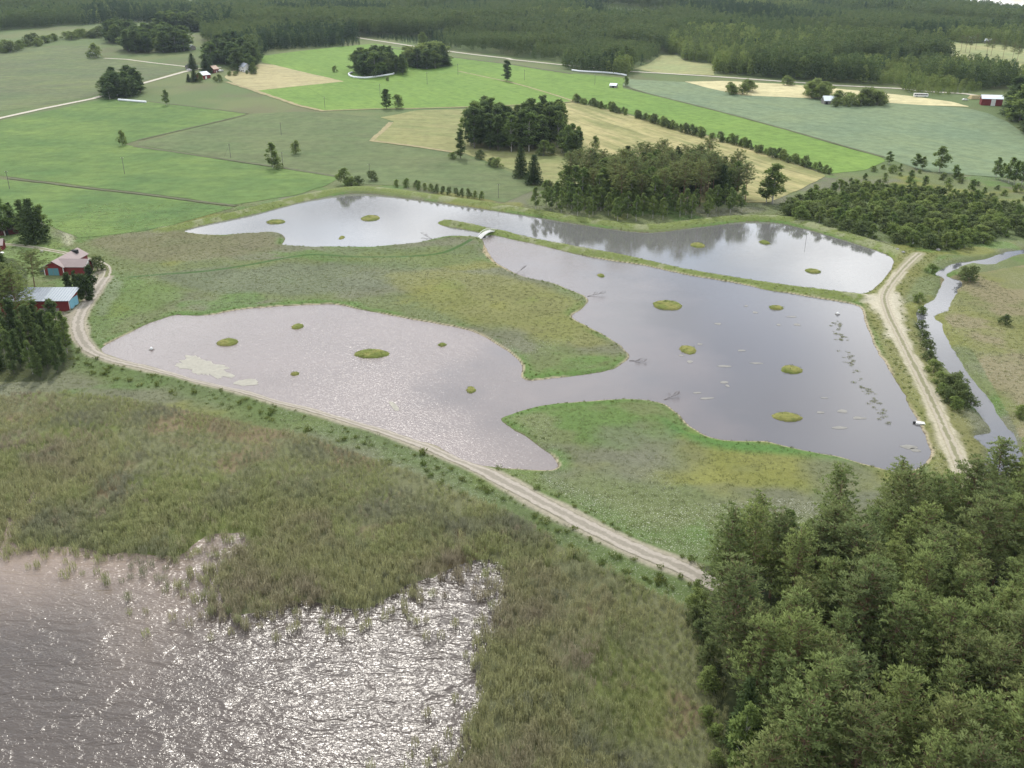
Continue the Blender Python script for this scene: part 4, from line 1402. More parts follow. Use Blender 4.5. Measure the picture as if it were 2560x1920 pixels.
for u, v, h_ in ((2150, 388, 11), (2163, 392, 9), (2178, 398, 13), (2190, 402, 12), (2205, 406, 14), (2222, 404, 12)):
    x, y = W(d(u, v))[0]
    plant('birch', x, y, h_, 'birch in the loose row between the thicket and the oat field', 'birch row at the oat field', 1.0)
# bushes between dike track and stream
for u, v, h_ in ((2010, 592, 2.5), (1990, 695 - 20, 2.2), (1985, 655, 2.4), (1990, 710, 2.2), (1995, 735, 2.4), (2000, 760, 2.6), (2005, 785, 2.5), (2015, 810, 2.8), (2030, 835, 2.6), (2045, 848, 3.2), (2060, 845, 3.6), (2072, 862, 3.4),
                 (2045, 872, 2.8), (2060, 890, 2.6), (2030, 858, 2.2), (2085, 880, 3)):
    x, y = W(d(u, v))[0]
    plant('bush', x, y, h_ * (1.0 if y > 262 else 1.35), 'willow bush between the sandy dike track and the stream', 'bushes by the stream', 1.35)
for u, v, h_, lb in ((2095, 612, 4.2, 'big rounded willow on the far bank of the stream bend'), (2170, 705, 2.4, 'lone bush on the marsh beyond the stream'), (2205, 905, 3.2, 'bush on the marsh at the right edge of the stream'),
                     (2082, 603, 3, 'small willow left of the rounded willow at the stream bend')):
    x, y = W(d(u, v))[0]
    plant('bush', x, y, h_, lb, None, 1.3)

# ---- farm trees on the left
for u, v, k, h_, lb, w_ in [
    (78, 527, 'spruce', 17, 'huge dark spruce on the farm lawn', 1.15), (98, 522, 'birch', 14, 'broad birch beside the huge dark spruce', 1.0), (58, 518, 'aspen', 15, 'tall dark tree left of the huge spruce', 1.2),
    (12, 512, 'birch', 15, 'tall dark birch over the little red shed', 1.3), (-18, 515, 'birch', 16, 'birch cut by the left edge near the little red shed', 1.3), (30, 505, 'spruce', 12, 'dark conifer behind the little red shed', 1.2),
    (80, 642, 'old_pine', 14, 'open pine in front of the red barn', 1.3), (18, 640, 'spruce', 13, 'dark spruce left of the open pine', 1.3), (-5, 600, 'pine', 12, 'pine at the left edge below the red house corner', 1.1),
    (40, 655, 'pine', 12, 'pine behind the silver-roofed shed', 1.1), (45, 700, 'pine', 15, 'large pine overhanging the silver roof', 1.3), (15, 690, 'pine', 16, 'tall pine left of the silver-roofed shed', 1.3),
    (190, 655, 'thuja', 8.2, 'tall clipped thuja at the corner of the silver-roofed shed', 1.3), (200, 632, 'thuja', 8, 'clipped thuja in front of the barn gable', 1.2), (178, 640, 'thuja', 6.5, 'middle thuja between barn and shed', 1.2),
    (150, 630, 'thuja', 6, 'left thuja between barn and shed', 1.3), (165, 622, 'thuja', 5.5, 'slim thuja close to the barn wall', .9),
    (212, 588, 'bush', 4.2, 'dark bush at the barn gable beside white bags', 1.0)]:
    x, y = W(d(u, v))[0]
    plant(k, x, y, h_, lb, None, w_)
r5 = np.random.default_rng(12)
for (x, y) in scatter(W(d(-60, 730, 20, 715, 75, 718, 120, 735, 150, 765, 160, 800, 120, 822, 60, 826, 0, 822, -60, 830)), 4.6, r5):
    k = ['birch', 'aspen', 'spruce', 'birch', 'aspen'][r5.integers(5)]
    plant(k, x, y, np.interp(y, [255, 272, 292], [12.0, 10.5, 4.6]) * r5.uniform(.8, 1.15), TREE_CAT[k].replace(' tree', '') + ' in the leafy clump where the gravel road bends below the shed', 'clump at the road bend', 1.05)

# ---- distant clumps
grove(d(222, 208, 245, 190, 290, 188, 306, 200, 300, 214, 260, 217, 232, 216), 6.5, ['leafy', 'aspen', 'leafy'], (11, 17), 'leafy KIND in the round clump beside the dirt road', 'round clump by the dirt road', 41, 1.35)
grove(d(268, 112, 300, 96, 360, 92, 404, 98, 402, 112, 340, 117, 290, 116), 9.0, ['leafy', 'aspen'], (17, 22), 'KIND in the long grove below the far meadow', 'long far grove', 42, 1.5)
grove(d(230, 92, 250, 80, 285, 78, 290, 92, 250, 96), 9.0, ['leafy', 'aspen'], (17, 22), 'KIND in the grove behind the long far grove', 'second far grove', 43, 1.5)
grove(d(340, 64, 380, 60, 425, 64, 420, 70, 360, 70), 10.0, ['leafy', 'aspen'], (17, 22), 'KIND in the low grove at the upper left wood', 'third far grove', 44, 1.5)
grove(d(765, 166, 770, 150, 850, 148, 848, 160, 810, 168), 6.5, ['leafy', 'aspen'], (15, 20), 'KIND inside the ring of white bales on the green field', 'grove inside the bale ring', 45, 1.3)
grove(d(852, 162, 856, 152, 874, 152, 872, 164), 7.0, ['aspen'], (13, 17), 'KIND right of the bale ring', 'trees right of the bale ring', 46, 1.3)
grove(d(878, 143, 890, 136, 890, 147), 7, ['round'], (13, 16), 'KIND left of the dark grove on the green field', 'tree left of dark grove', 47, 1.0)
grove(d(898, 148, 905, 136, 950, 132, 964, 146, 930, 151), 7.0, ['leafy', 'round', 'spruce'], (14, 19), 'KIND in the dark grove near the forest road', 'dark grove near the forest road', 48, 1.3)
grove(d(440, 142, 455, 120, 520, 112, 555, 130, 552, 152, 520, 158, 490, 142, 470, 138), 8.5, ['leafy', 'aspen', 'leafy'], (13, 21), 'KIND behind the white farmhouse', 'farmhouse trees', 49, 1.35)
for u, v, k, h_, lb, w_ in [
    (417, 152, 'spruce', 15, 'dark cone-shaped tree over the grey shed on the dirt road', 1.2), (446, 160, 'spruce', 17, 'dark spruce between red cottage and white-roofed barn', 1.3), (452, 157, 'spruce', 15, 'second dark spruce beside the red cottage', 1.3),
    (408, 178, 'spruce', 7, 'small conifer left of the white-roofed barn', 1.2), (421, 178, 'spruce', 11, 'conifer at the gable of the white-roofed barn', 1.3), (433, 178, 'round', 8, 'round bush tree at the white-roofed barn', .9),
    (466, 177, 'round', 4.5, 'bush right of the white-roofed barn', 1.2), (474, 178, 'round', 6.5, 'low round tree at the yard edge of the farm', 1.1),
    (497, 165, 'bush', 3, 'clipped round bush before the white farmhouse', 1.5), (507, 165, 'bush', 3, 'second round bush before the white farmhouse', 1.4), (514, 162, 'aspen', 9, 'dark tree left of the white farmhouse', 1.1),
    (534, 161, 'bush', 2.5, 'bush at the corner of the white farmhouse', 1.2), (544, 157, 'aspen', 13, 'leafy tree right of the white farmhouse', 1.4), (548, 158, 'round', 9, 'round tree at the hay field corner', 1.0),
    (550, 200 - 38, 'bush', 4, 'low bush at the hay field edge', 1.4), (1352, 187, 'round', 8, 'tree beside the small grey field shed', .8)]:
    x, y = W(d(u, v))[0]
    plant(k, x, y, h_, lb, None, w_)
grove(d(1565, 205, 1575, 196, 1615, 196, 1620, 203, 1595, 207), 8, ['round'], (6, 8.5), 'round shrub tree in the low clump between stubble and oats', 'low clump in the oats', 51, 1.2)
grove(d(1748, 214, 1755, 204, 1785, 203, 1790, 212, 1768, 217), 8, ['round'], (9, 12), 'leafy tree behind the white-roofed field barn', 'trees behind the field barn', 52, 1.2)
grove(d(1795, 232, 1805, 222, 1900, 221, 1912, 228, 1860, 233), 7, ['round', 'bush'], (6, 9), 'KIND in the long dark thicket beside the white-roofed field barn', 'thicket beside the field barn', 53, 1.2)
grove(d(2190, 268, 2185, 238, 2215, 215, 2300, 220, 2330, 330, 2260, 305, 2212, 285), 9, ['leafy', 'aspen', 'spruce'], (17, 24), 'tall KIND right of the far red barn', 'wood right of the red barn', 54, 1.3)
grove(d(0, 112, 60, 98, 140, 84, 235, 74, 236, 80, 140, 90, 60, 106, 0, 120), 9, ['bush', 'round'], (5, 9), 'KIND in the tree belt along the upper left meadow', 'tree belt upper left', 55, 1.3)
for u, v in ((1997, 100), (2075, 112), (2085, 114), (2094, 116), (2107, 108), (2131, 120), (2140, 122), (2166, 126), (2186, 132), (2196, 137)):
    x, y = W(d(u, v))[0]
    plant('old_pine', x, y, 17, 'spindly lone pine on the pale clearing among the far woods', 'pines on the clearing', 1.0)

# ------------------------------------------------------------------ instanced vegetation masses
def far_tree(name, mat, h, Rm, kind, seed, n=210):
    h, Rm = h * 1.22, Rm * 1.3
    r = np.random.default_rng(seed)
    q = np.sort(r.uniform(0, 1, n))
    if kind == 'cone':
        z0, pr = .06, (1 - q) ** .9
    elif kind == 'pine':
        z0, pr = .32, (1 - np.maximum(0, q - .2) / .83) ** .6
    else:
        z0, pr = .14, np.sin(np.pi * np.clip(q * .9 + .1, 0, 1) ** .8) ** .65
    a = r.uniform(0, 6.283, n)
    rad = Rm * pr * np.sqrt(r.uniform(.25, 1, n))
    c_ = np.stack([np.cos(a) * rad, np.sin(a) * rad, h * (z0 + (1 - z0) * q) - .5], 1)
    od = np.stack([np.cos(a), np.sin(a), np.full(n, .9 if kind != 'cone' else .1)], 1)
    V = diamonds(c_, od + r.normal(size=(n, 3)) * .7, r.uniform(1.1, 2.0, n), r.uniform(.7, 1.2, n), r)
    NR = np.stack([np.cos(a) * rad / Rm, np.sin(a) * rad / Rm, .35 + .5 * q], 1) + r.normal(size=(n, 3)) * .3
    o = bpy.data.objects.new(name, leaf_mesh(name, V, NR, mat))
    return o


def gn_scatter(name, P, scl, rot, idx_, protos, label, category):
    me = bpy.data.meshes.new(name)
    me.vertices.add(len(P))
    me.vertices.foreach_set('co', np.asarray(P, np.float32).ravel())
    for an, tp, key, dat in (('scl', 'FLOAT', 'value', np.asarray(scl, np.float32)), ('rotz', 'FLOAT', 'value', np.asarray(rot, np.float32)), ('pick', 'INT', 'value', np.asarray(idx_, np.int32))):
        at = me.attributes.new(an, tp, 'POINT')
        at.data.foreach_set(key, dat)
    me.update()
    o = obj(name, me)
    col = bpy.data.collections.new(name + '_kinds')
    for k, p_ in enumerate(protos):
        p_.name = f'{name}_kind_{k:02d}'
        col.objects.link(p_)
    ng = bpy.data.node_groups.new(name, 'GeometryNodeTree')
    ng.interface.new_socket('Geometry', in_out='INPUT', socket_type='NodeSocketGeometry')
    ng.interface.new_socket('Geometry', in_out='OUTPUT', socket_type='NodeSocketGeometry')
    gi, go = N(ng, 'NodeGroupInput'), N(ng, 'NodeGroupOutput')
    ci = N(ng, 'GeometryNodeCollectionInfo')
    ci.inputs[0].default_value = col
    ci.inputs[1].default_value = True
    ci.inputs[2].default_value = True
    ip = N(ng, 'GeometryNodeInstanceOnPoints')

    def attr(nm, tp):
        a = N(ng, 'GeometryNodeInputNamedAttribute', data_type=tp)
        a.inputs[0].default_value = nm
        return a.outputs[0]
    cx_ = N(ng, 'ShaderNodeCombineXYZ')
    wire(ng, attr('rotz', 'FLOAT'), cx_.inputs[2])
    wire(ng, gi.outputs[0], ip.inputs['Points'])
    wire(ng, ci.outputs[0], ip.inputs['Instance'])
    ip.inputs['Pick Instance'].default_value = True
    wire(ng, attr('pick', 'INT'), ip.inputs['Instance Index'])
    er = N(ng, 'FunctionNodeEulerToRotation')
    wire(ng, cx_.outputs[0], er.inputs[0])
    wire(ng, er.outputs[0], ip.inputs['Rotation'])
    wire(ng, attr('scl', 'FLOAT'), ip.inputs['Scale'])
    wire(ng, ip.outputs[0], go.inputs[0])
    md = o.modifiers.new('scatter', 'NODES')
    md.node_group = ng
    return tag(o, label, category, kind='stuff')


# ---- far forest
front_px = cat(np.array([[-900, 100], [-200, 86]]), t(0, 0, 0, 285, 400, 252, 560, 235, 820, 215, 1000, 185, 1170, 195, 1330, 205, 1600, 215, 1760, 230, 1750, 370, 1850, 400, 2000, 480, 2212, 545),
               t(1, 0, 40, 520, 50, 470, 130, 440, 500, 415, 800, 405, 905, 392, 880, 322, 940, 318, 1100, 350, 1480, 402, 1900, 455, 2170, 485),
               t(2, 0, 0, 498, 440, 545, 455, 605, 1000, 660, 1050, 600, 1180, 555, 1290, 478, 1420, 478, 1500, 535, 1740, 560, 1748, 640, 2212, 680),
               t(3, 0, 300, 700, 560, 722, 1140, 752, 1180, 810, 1500, 835, 1800, 800, 2030, 770, 2500, 850))
fw = W(front_px)
forest_poly = cat(fw, np.array([[2200, 700.], [6500, 3500.], [6500, 5200.], [-6500, 5200.], [-6500, 2500.]]))
clear1 = W(cat(t(3, 0, 560, 335, 760, 328, 900, 320, 1050, 322, 1230, 343, 1400, 358, 1700, 378, 1950, 383, 2212, 428, 2600, 470, 2600, 840, 2212, 720, 1900, 640, 1600, 575, 1350, 500, 1100, 470, 800, 455, 600, 430, 540, 370)))
clear2 = W(t(0, 0, 0, 268, 380, 245, 560, 225, 820, 222, 820, 245, 560, 248, 380, 275, 0, 310))
r6 = np.random.default_rng(77)
FP = []
for (y0, y1, sp) in ((800, 1200, 6.0), (1200, 1600, 6.6), (1600, 2200, 8.0), (2200, 3300, 11)):
    yy = np.arange(y0, y1, sp)
    xx = np.arange(-.78 * y1, .78 * y1, sp)
    A, B = np.meshgrid(xx, yy)
    A = A + r6.uniform(-.5, .5, A.shape) * sp * .9
    B = B + r6.uniform(-.5, .5, B.shape) * sp * .9
    A, B = A.ravel(), B.ravel()
    k = np.abs(A) < .74 * B + 20
    FP.append(np.stack([A[k], B[k]], 1))
FP = np.concatenate(FP)
k = inside(FP[:, 0], FP[:, 1], forest_poly) & ~inside(FP[:, 0], FP[:, 1], clear1) & ~inside(FP[:, 0], FP[:, 1], clear2)
lane = W(t(0, 0, 1600, -10, 1615, 25, 1640, 60, 1700, 92))
k &= segdist(FP[:, 0], FP[:, 1], lane, False, 30) > 14
FP = FP[k]
fx, fy = FP[:, 0], FP[:, 1]
st1, st2 = fbm(fx, fy, 190, 3, 81), fbm(fx, fy, 120, 3, 83)
protos = [far_tree('p', L_far_pine, 20, 2.9, 'pine', 1), far_tree('p', L_far_pine, 22, 3.0, 'pine', 2), far_tree('p', L_far_dark, 20, 2.8, 'cone', 3), far_tree('p', L_far_dark, 17, 2.6, 'cone', 4),
          far_tree('p', L_far_mid, 19, 3.2, 'egg', 5), far_tree('p', L_far_mid, 17, 3.2, 'egg', 6), far_tree('p', L_far_light, 15, 2.8, 'egg', 7), far_tree('p', L_far_light, 13, 2.6, 'egg', 8)]
sites = np.stack([r6.uniform(-2600, 2600, 520), r6.uniform(800, 3300, 520)], 1)
s_kind = r6.choice(4, 520, p=[.34, .24, .26, .16])
s_h = r6.uniform(.62, 1.12, 520)
s_gap = r6.random(520) < .05
wx, wy = fx + (fbm(fx, fy, 60, 2, 85) - .5) * 70, fy + (fbm(fx, fy, 60, 2, 86) - .5) * 70
near_s = np.concatenate([((wx[i:i + 4000, None] - sites[None, :, 0]) ** 2 + ((wy[i:i + 4000, None] - sites[None, :, 1]) * .8) ** 2).argmin(1) for i in range(0, len(fx), 4000)])
pick = np.where(st1 > .54, r6.integers(0, 2, len(fx)), np.where(st1 < .44, r6.integers(2, 4, len(fx)), r6.integers(4, 6, len(fx))))
pick = np.where(r6.random(len(fx)) < .22, r6.integers(0, 6, len(fx)), pick)
pick = np.where((st2 > .60) & (r6.random(len(fx)) < .7), r6.integers(6, 8, len(fx)), pick)
blk = s_kind[near_s]
pick = np.where(r6.random(len(fx)) < .8, np.choose(blk, [r6.integers(0, 2, len(fx)), r6.integers(2, 4, len(fx)), r6.integers(4, 6, len(fx)), r6.integers(6, 8, len(fx))]), pick)
birch_stand = inside(fx, fy, W(d(1430, 160, 1430, 95, 1500, 80, 1780, 85, 1800, 130, 1560, 160)))
pick = np.where(birch_stand & (r6.random(len(fx)) < .85), r6.integers(6, 8, len(fx)), pick)
pine_stand = inside(fx, fy, W(d(950, 118, 960, 70, 1150, 55, 1440, 75, 1440, 160, 1240, 150)))
pick = np.where(pine_stand & (r6.random(len(fx)) < .85), r6.integers(0, 2, len(fx)), pick)
young_stand = inside(fx, fy, W(d(2010 - 130, 190, 1900, 168, 2050, 185, 2160, 205, 2170, 225, 2080, 215)))
pick = np.where(young_stand, r6.integers(6, 8, len(fx)), pick)
scl = r6.uniform(.78, 1.2, len(fx)) * np.where(young_stand, .6, 1.0) * np.where(fy > 1600, 1.08, 1.0) * np.where(fy > 2200, 1.15, 1.0)
scl *= s_h[near_s] * (.85 + .3 * fbm(fx, fy, 140, 2, 87))
scl = np.where(s_gap[near_s] & (fy > 1250), .3, scl)
P3 = np.stack([fx, fy, Hgt(fx, fy) - .3], 1)
front_stand = fy < 1300
for nm, sel, lb in (('forest', front_stand, 'mixed pine and birch forest along the pale road behind the fields'), ('hill_forest', ~front_stand, 'dark forest covering the far hills up to the skyline')):
    gn_scatter(nm, P3[sel], scl[sel], r6.uniform(0, 6.28, sel.sum()), pick[sel], [p_ if nm == 'forest' else p_.copy() for p_ in protos], lb, 'forest')
print('forest trees', len(fx))

# ---- reeds
L_reed = leaf('reed_blades', (0.326, 0.339, 0.212), (0.382, 0.383, 0.252), 0.5, .05, (.33, .29, .215))
L_reed2 = leaf('green_reed_blades', (0.292, 0.325, 0.182), (0.355, 0.372, 0.226), 0.5, .06, (.255, .262, .18))
L_grass = leaf('grass_blades', (0.136, 0.163, 0.071), (0.163, 0.186, 0.085), 0.4, .05, (.132, .140, .090))
L_lush = leaf('lush_herbs', (0.118, 0.165, 0.062), (0.168, 0.200, 0.077), .45)
L_flower = leaf('white_umbels', (.50, .50, .42), (.62, .60, .48), .3)


def blades(name, n, area, h, w, mat, seed, lean=.16, leaves=2, flowers=0, up=.75, rough_n=.4):
    r = np.random.default_rng(seed)
    V = []
    for i in range(n):
        b = np.array([r.uniform(-area, area), r.uniform(-area, area), 0])
        hh = h * r.uniform(.65, 1.15)
        ln = r.normal(size=2) * lean
        top = b + np.array([ln[0] * hh, ln[1] * hh, hh])
        V.append(diamonds(b[None], (top - b)[None], hh, w, r))
        for k_ in range(leaves):
            s = r.uniform(.35, .85)
            p_ = b + (top - b) * s
            V.append(diamonds(p_[None], np.array([[r.normal(), r.normal(), up]]), hh * .38, w * 1.1, r))
    nf0 = len(V)
    for i in range(flowers):
        b = np.array([r.uniform(-area, area), r.uniform(-area, area), h * r.uniform(.85, 1.15)])
        V.append(diamonds(b[None], np.array([[r.normal(), r.normal(), .2]]), .17, .17, r))
    V = np.concatenate(V)
    me = leaf_mesh(name, V, np.array([0, 0, 1.0]) + r.normal(size=(len(V) // 4, 3)) * rough_n, mat)
    if flowers:
        me.materials.append(L_flower)
        mi = np.zeros(len(V) // 4, np.int32); mi[nf0:] = 1
        me.polygons.foreach_set('material_index', mi)
    return bpy.data.objects.new(name, me)


r7 = np.random.default_rng(21)
A, B = np.meshgrid(np.arange(-210, 80, .95), np.arange(82, 262, .95))
A = (A + r7.uniform(-.55, .55, A.shape)).ravel(); B = (B + r7.uniform(-.55, .55, B.shape)).ravel()
k = inside(A, B, cat(reed_poly[:-3], np.array([[55, 60.], [-900, 60.], [-900, 165.]]))) & (np.abs(A) < .64 * B * .919 + 40)
A, B = A[k], B[k]
sl = sdf(A, B, lake_s, 30) + (fbm(A, B, 9, 3, 8) - .5) * 9 + (fbm(A, B, 2.5, 2, 18) - .5) * 5
pr = np.maximum(sm(-5, 2, sl), .16 * sm(-15, -2, sl))
gap = fbm(A, B, 11, 3, 91)
pr *= 1 - .5 * sm(.52, .70, gap)
k = (r7.random(len(A)) < pr) & (segdist(A, B, main_road, False, 12) > 6.5)
A, B, sl = A[k], B[k], sl[k]
rz = np.maximum(Hgt(A, B), -.6)
kinds = [blades('r', 30, .6, 2.3, .075, L_reed, 1, .08, 1, 0, 2.4, .8), blades('r', 26, .6, 1.9, .075, L_reed, 2, .09, 1, 0, 2.4, .8), blades('r', 30, .6, 2.4, .08, L_reed2, 3, .08, 1, 0, 2.4, .8), blades('r', 24, .6, 1.6, .075, L_reed2, 4, .1, 1, 0, 2.4, .8)]
gsel = fbm(A, B, 26, 3, 95)
pk = np.where(gsel > .5, r7.integers(2, 4, len(A)), r7.integers(0, 2, len(A)))
pk = np.where(r7.random(len(A)) < .2, r7.integers(0, 4, len(A)), pk)
hs = r7.uniform(.75, 1.15, len(A)) * (.55 + .45 * sm(32, 12, sl))
gn_scatter('reeds', np.stack([A, B, rz], 1), hs, r7.uniform(0, 6.28, len(A)), pk, kinds, 'olive reed bed standing along the lake shore below the gravel road', 'reeds')
print('reed clumps', len(A))

# ---- meadow grass tufts and herbs
A, B = np.meshgrid(np.arange(-230, 190, 1.5), np.arange(150, 480, 1.9))
A = (A + r7.uniform(-.7, .7, A.shape)).ravel(); B = (B + r7.uniform(-.9, .9, B.shape)).ravel()
k = (np.abs(A) < .64 * B * .92 + 45)
A, B = A[k], B[k]
s1 = np.minimum(sdf(A, B, pondA, 9), sdf(A, B, pondB, 9))
isl_in = np.zeros(len(A), bool)
for (c_, a, b) in isl:
    isl_in |= ((A - c_[0]) / a) ** 2 + ((B - c_[1]) / b) ** 2 < .8
rdd = np.minimum(np.minimum(segdist(A, B, main_road, False, 8), segdist(A, B, dike_road, False, 8)), segdist(A, B, yard_track, False, 8))
k = ((s1 > .6) | isl_in) & (rdd > 3.0) & (sdf(A, B, stream, 5) > 1) & ~inside(A, B, reed_poly) & (segdist(A, B, foot_path, False, 4) > 1.6)
k &= ((r7.random(len(A)) < .8) | isl_in) & ~inside(A, B, junction)
A, B, s1, rdd, isl_in = A[k], B[k], s1[k], rdd[k], isl_in[k]
kinds = [blades('g', 26, .8, .55, .09, L_grass, 11, .5, 0), blades('g', 26, .8, .45, .09, L_grass, 12, .6, 0), blades('g', 30, .7, .9, .13, L_lush, 13, .5, 1), blades('g', 26, .8, .6, .09, L_grass, 14, .5, 0, 7)]
pk = r7.integers(0, 2, len(A))
bl = fbm(A, B, 26, 3, 73)
pk = np.where((bl > .52) & (r7.random(len(A)) < .35), 3, pk)
pk = np.where((s1 < 3.2) & (r7.random(len(A)) < .45), 2, pk)
pk = np.where((rdd < 6) & (r7.random(len(A)) < .6), 2, pk)
pk = np.where(isl_in, r7.integers(0, 2, len(A)), pk)
gn_scatter('meadow_grass', np.stack([A, B, Hgt(A, B) - .03], 1), r7.uniform(.4, .85, len(A)) * np.where(pk == 2, .7, 1), r7.uniform(0, 6.28, len(A)), pk, kinds, 'tufty olive grass with white flowers on the meadows and dikes', 'grass')
print('grass tufts', len(A))

# ---- herbs on the road slopes
RP = resample(main_road, .8)
Tt = np.gradient(RP, axis=0); Tt /= np.linalg.norm(Tt, axis=1)[:, None]
Nn = np.stack([-Tt[:, 1], Tt[:, 0]], 1)
hp, hk = [], []
for i in range(len(RP)):
    if RP[i, 1] > 262:
        continue
    for sgn, rngd, cnt in ((1, (2.9, 11), 4), (-1, (2.8, 4.4), 1)):
        for _ in range(cnt):
            q = RP[i] + Nn[i] * sgn * r7.uniform(*rngd) + r7.normal(size=2) * .4
            hp.append(q)
            hk.append(r7.integers(0, 3))
hp = np.array(hp)
hk = np.array(hk)
ok = (np.minimum(sdf(hp[:, 0], hp[:, 1], pondB, 5), 9) > .5) & (r7.random(len(hp)) < .03 + .25 * sm(.42, .62, fbm(hp[:, 0], hp[:, 1], 8, 3, 99)))
hp, hk = hp[ok], hk[ok]
kinds = [blades('h', 34, .8, 1.0, .16, L_lush, 31, .5, 2), blades('h', 34, .8, 1.4, .18, L_lush, 32, .45, 2), blades('h', 28, .8, 1.0, .15, L_lush, 33, .5, 1, 8)]
gn_scatter('roadside_herbs', np.stack([hp[:, 0], hp[:, 1], Hgt(hp[:, 0], hp[:, 1]) - .05], 1), r7.uniform(.35, .95, len(hp)), r7.uniform(0, 6.28, len(hp)), hk, kinds,
           'lush green herbs and white flowers on the gravel road slope', 'herbs')

# ------------------------------------------------------------------ built things
RED = plain('red_boards', (.175, .028, .026), .85, .12, .8, bump=.1)
DKRED = plain('old_red_boards', (.10, .028, .024), .9, .15, .8)
WHITE = plain('white_paint', (.72, .72, .70), .6, .05, 1)
PINKTILE = plain('pink_brown_roof', (.29, .235, .225), .75, .07, .5)
TEAL = plain('teal_doors', (.10, .24, .27), .7, .08, 1)
SKYBLUE = plain('light_blue_doors', (.20, .43, .52), .6, .06, 1)
SILVER = plain('galvanised_sheet', (.19, .215, .245), .42, .08, .6, metal=.25, spec=.5)
SILVER2 = plain('new_galvanised_sheet', (.30, .335, .36), .38, .05, .6, metal=.25, spec=.5)
BRIGHT = plain('bright_metal_roof', (.70, .76, .80), .4, .04, .3, spec=.5)
GREYWOOD = plain('weathered_boards', (.20, .19, .175), .9, .15, .8)
DARK = plain('dark_opening', (.02, .02, .022), .8, .05, 1)
GLASS = plain('dark_glass', (.03, .035, .04), .12, .05, 1, spec=.6)
POLEW = plain('tarred_pole', (.13, .12, .11), .9, .15, 2)
WRAP = plain('white_plastic_wrap', (.80, .82, .84), .35, .03, 1, spec=.5)
STONE = plain('grey_stone', (.30, .29, .27), .9, .2, 1.5, bump=.3)
CONC = plain('concrete', (.55, .55, .53), .8, .1, 1)
RUBBER = plain('black_rubber', (.02, .02, .02), .8, .05, 1)
ALGAE = plain('pale_algae', (.29, .28, .235), .8, .2, .8)
ALGAE2 = plain('thin_algae', (.20, .195, .175), .7, .2, .8)
DEADW = plain('dead_branch_wood', (.19, .17, .16), .9, .2, 2)
PINKROOF = plain('salmon_roof', (.52, .38, .30), .7, .06, .5)
SLATE = plain('blue_grey_roof', (.26, .29, .33), .6, .06, .5)
BUSBLUE = plain('dark_window_band', (.025, .03, .05), .2, .05, 1, spec=.6)
YGRASS = plain('straw_pile', (.36, .30, .16), .95, .15, .5)


def boxV(x0, x1, y0, y1, z0, z1):
    V = np.array([(x0, y0, z0), (x1, y0, z0), (x1, y1, z0), (x0, y1, z0), (x0, y0, z1), (x1, y0, z1), (x1, y1, z1), (x0, y1, z1)], float)
    F = [(0, 3, 2, 1), (4, 5, 6, 7), (0, 1, 5, 4), (1, 2, 6, 5), (2, 3, 7, 6), (3, 0, 4, 7)]
    return V, F


def part(name, V, F, mat, parent, label=None):
    o = obj(name, mesh_np(name, V, F, mat), parent)
    if label:
        o['label'] = label
    return o


def box(name, dims, mat, parent, label=None):
    V, F = boxV(*dims)
    return part(name, V, F, mat, parent, label)


def gable_body(x0, x1, y0, y1, eave, ridge):
    ym = (y0 + y1) / 2
    V = [(x0, y0, -.6), (x0, y1, -.6), (x0, y1, eave), (x0, ym, ridge), (x0, y0, eave), (x1, y0, -.6), (x1, y1, -.6), (x1, y1, eave), (x1, ym, ridge), (x1, y0, eave)]
    F = [(0, 4, 3, 2, 1), (5, 6, 7, 8, 9), (0, 5, 9, 4), (1, 2, 7, 6), (4, 9, 8, 3), (3, 8, 7, 2), (0, 1, 6, 5)]
    return V, F


def gable_roof(x0, x1, y0, y1, eave, ridge, ov=.5, th=.18):
    ym = (y0 + y1) / 2
    sl = (ridge - eave) / (ym - y0)
    a0, a1 = x0 - ov, x1 + ov
    yl, yr = y0 - ov, y1 + ov
    ze = eave - ov * sl + .03
    zr = ridge + .03
    V = [(a0, yl, ze), (a0, ym, zr), (a0, yr, ze), (a0, yr, ze + th), (a0, ym, zr + th), (a0, yl, ze + th),
         (a1, yl, ze), (a1, ym, zr), (a1, yr, ze), (a1, yr, ze + th), (a1, ym, zr + th), (a1, yl, ze + th)]
    F = [(0, 5, 4, 1), (1, 4, 3, 2), (6, 7, 10, 11), (7, 8, 9, 10), (5, 11, 10, 4), (4, 10, 9, 3), (0, 6, 11, 5), (2, 3, 9, 8), (0, 1, 7, 6), (1, 2, 8, 7)]
    return V, F


# ---- red T-shaped barn
bz = float(Hgt(-183.5, 346.3)[0])
barn = thing('barn', 'red T-shaped barn with pinkish roof and teal doors at the farm track', 'barn', (-183.5, 346.3, bz), R(-1.5))


def rotV(V):                                    # length axis x -> y
    return [(-y, x, z) for x, y, z in V]


V, F = gable_body(-4.3, 16.5, -3.8, 3.8, 3.4, 5.7)
part('wall', rotV(V), F, RED, barn)
V, F = gable_roof(-4.3, 16.5, -3.8, 3.8, 3.4, 5.7, .55)
rf = part('roof', rotV(V), F, PINKTILE, barn)
box('roof_hatch', (-.2, 2.2, 11.5, 13.2, 4.7, 6.1), DARK, rf, 'dark hatch on the pink roof')
V, F = gable_body(0.2, 12.2, -3.3, 3.3, 3.42, 5.55)
part('wall', V, F, RED, barn)
V, F = gable_roof(0.2, 12.2, -3.3, 3.3, 3.42, 5.55, .5)
part('roof', V, F, PINKTILE, barn)
dr = box('door', (-2.4, 1.9, -4.42, -4.32, 0, 2.9), TEAL, barn, 'teal double door')
box('door_batten', (-.31, -.19, -4.47, -4.43, 0.05, 2.85), GREYWOOD, dr)
for x_ in (-3.85, 3.85):
    box('corner_board', (x_ - .12, x_ + .12, -4.45, -4.25, -.2, 3.3), WHITE, barn)
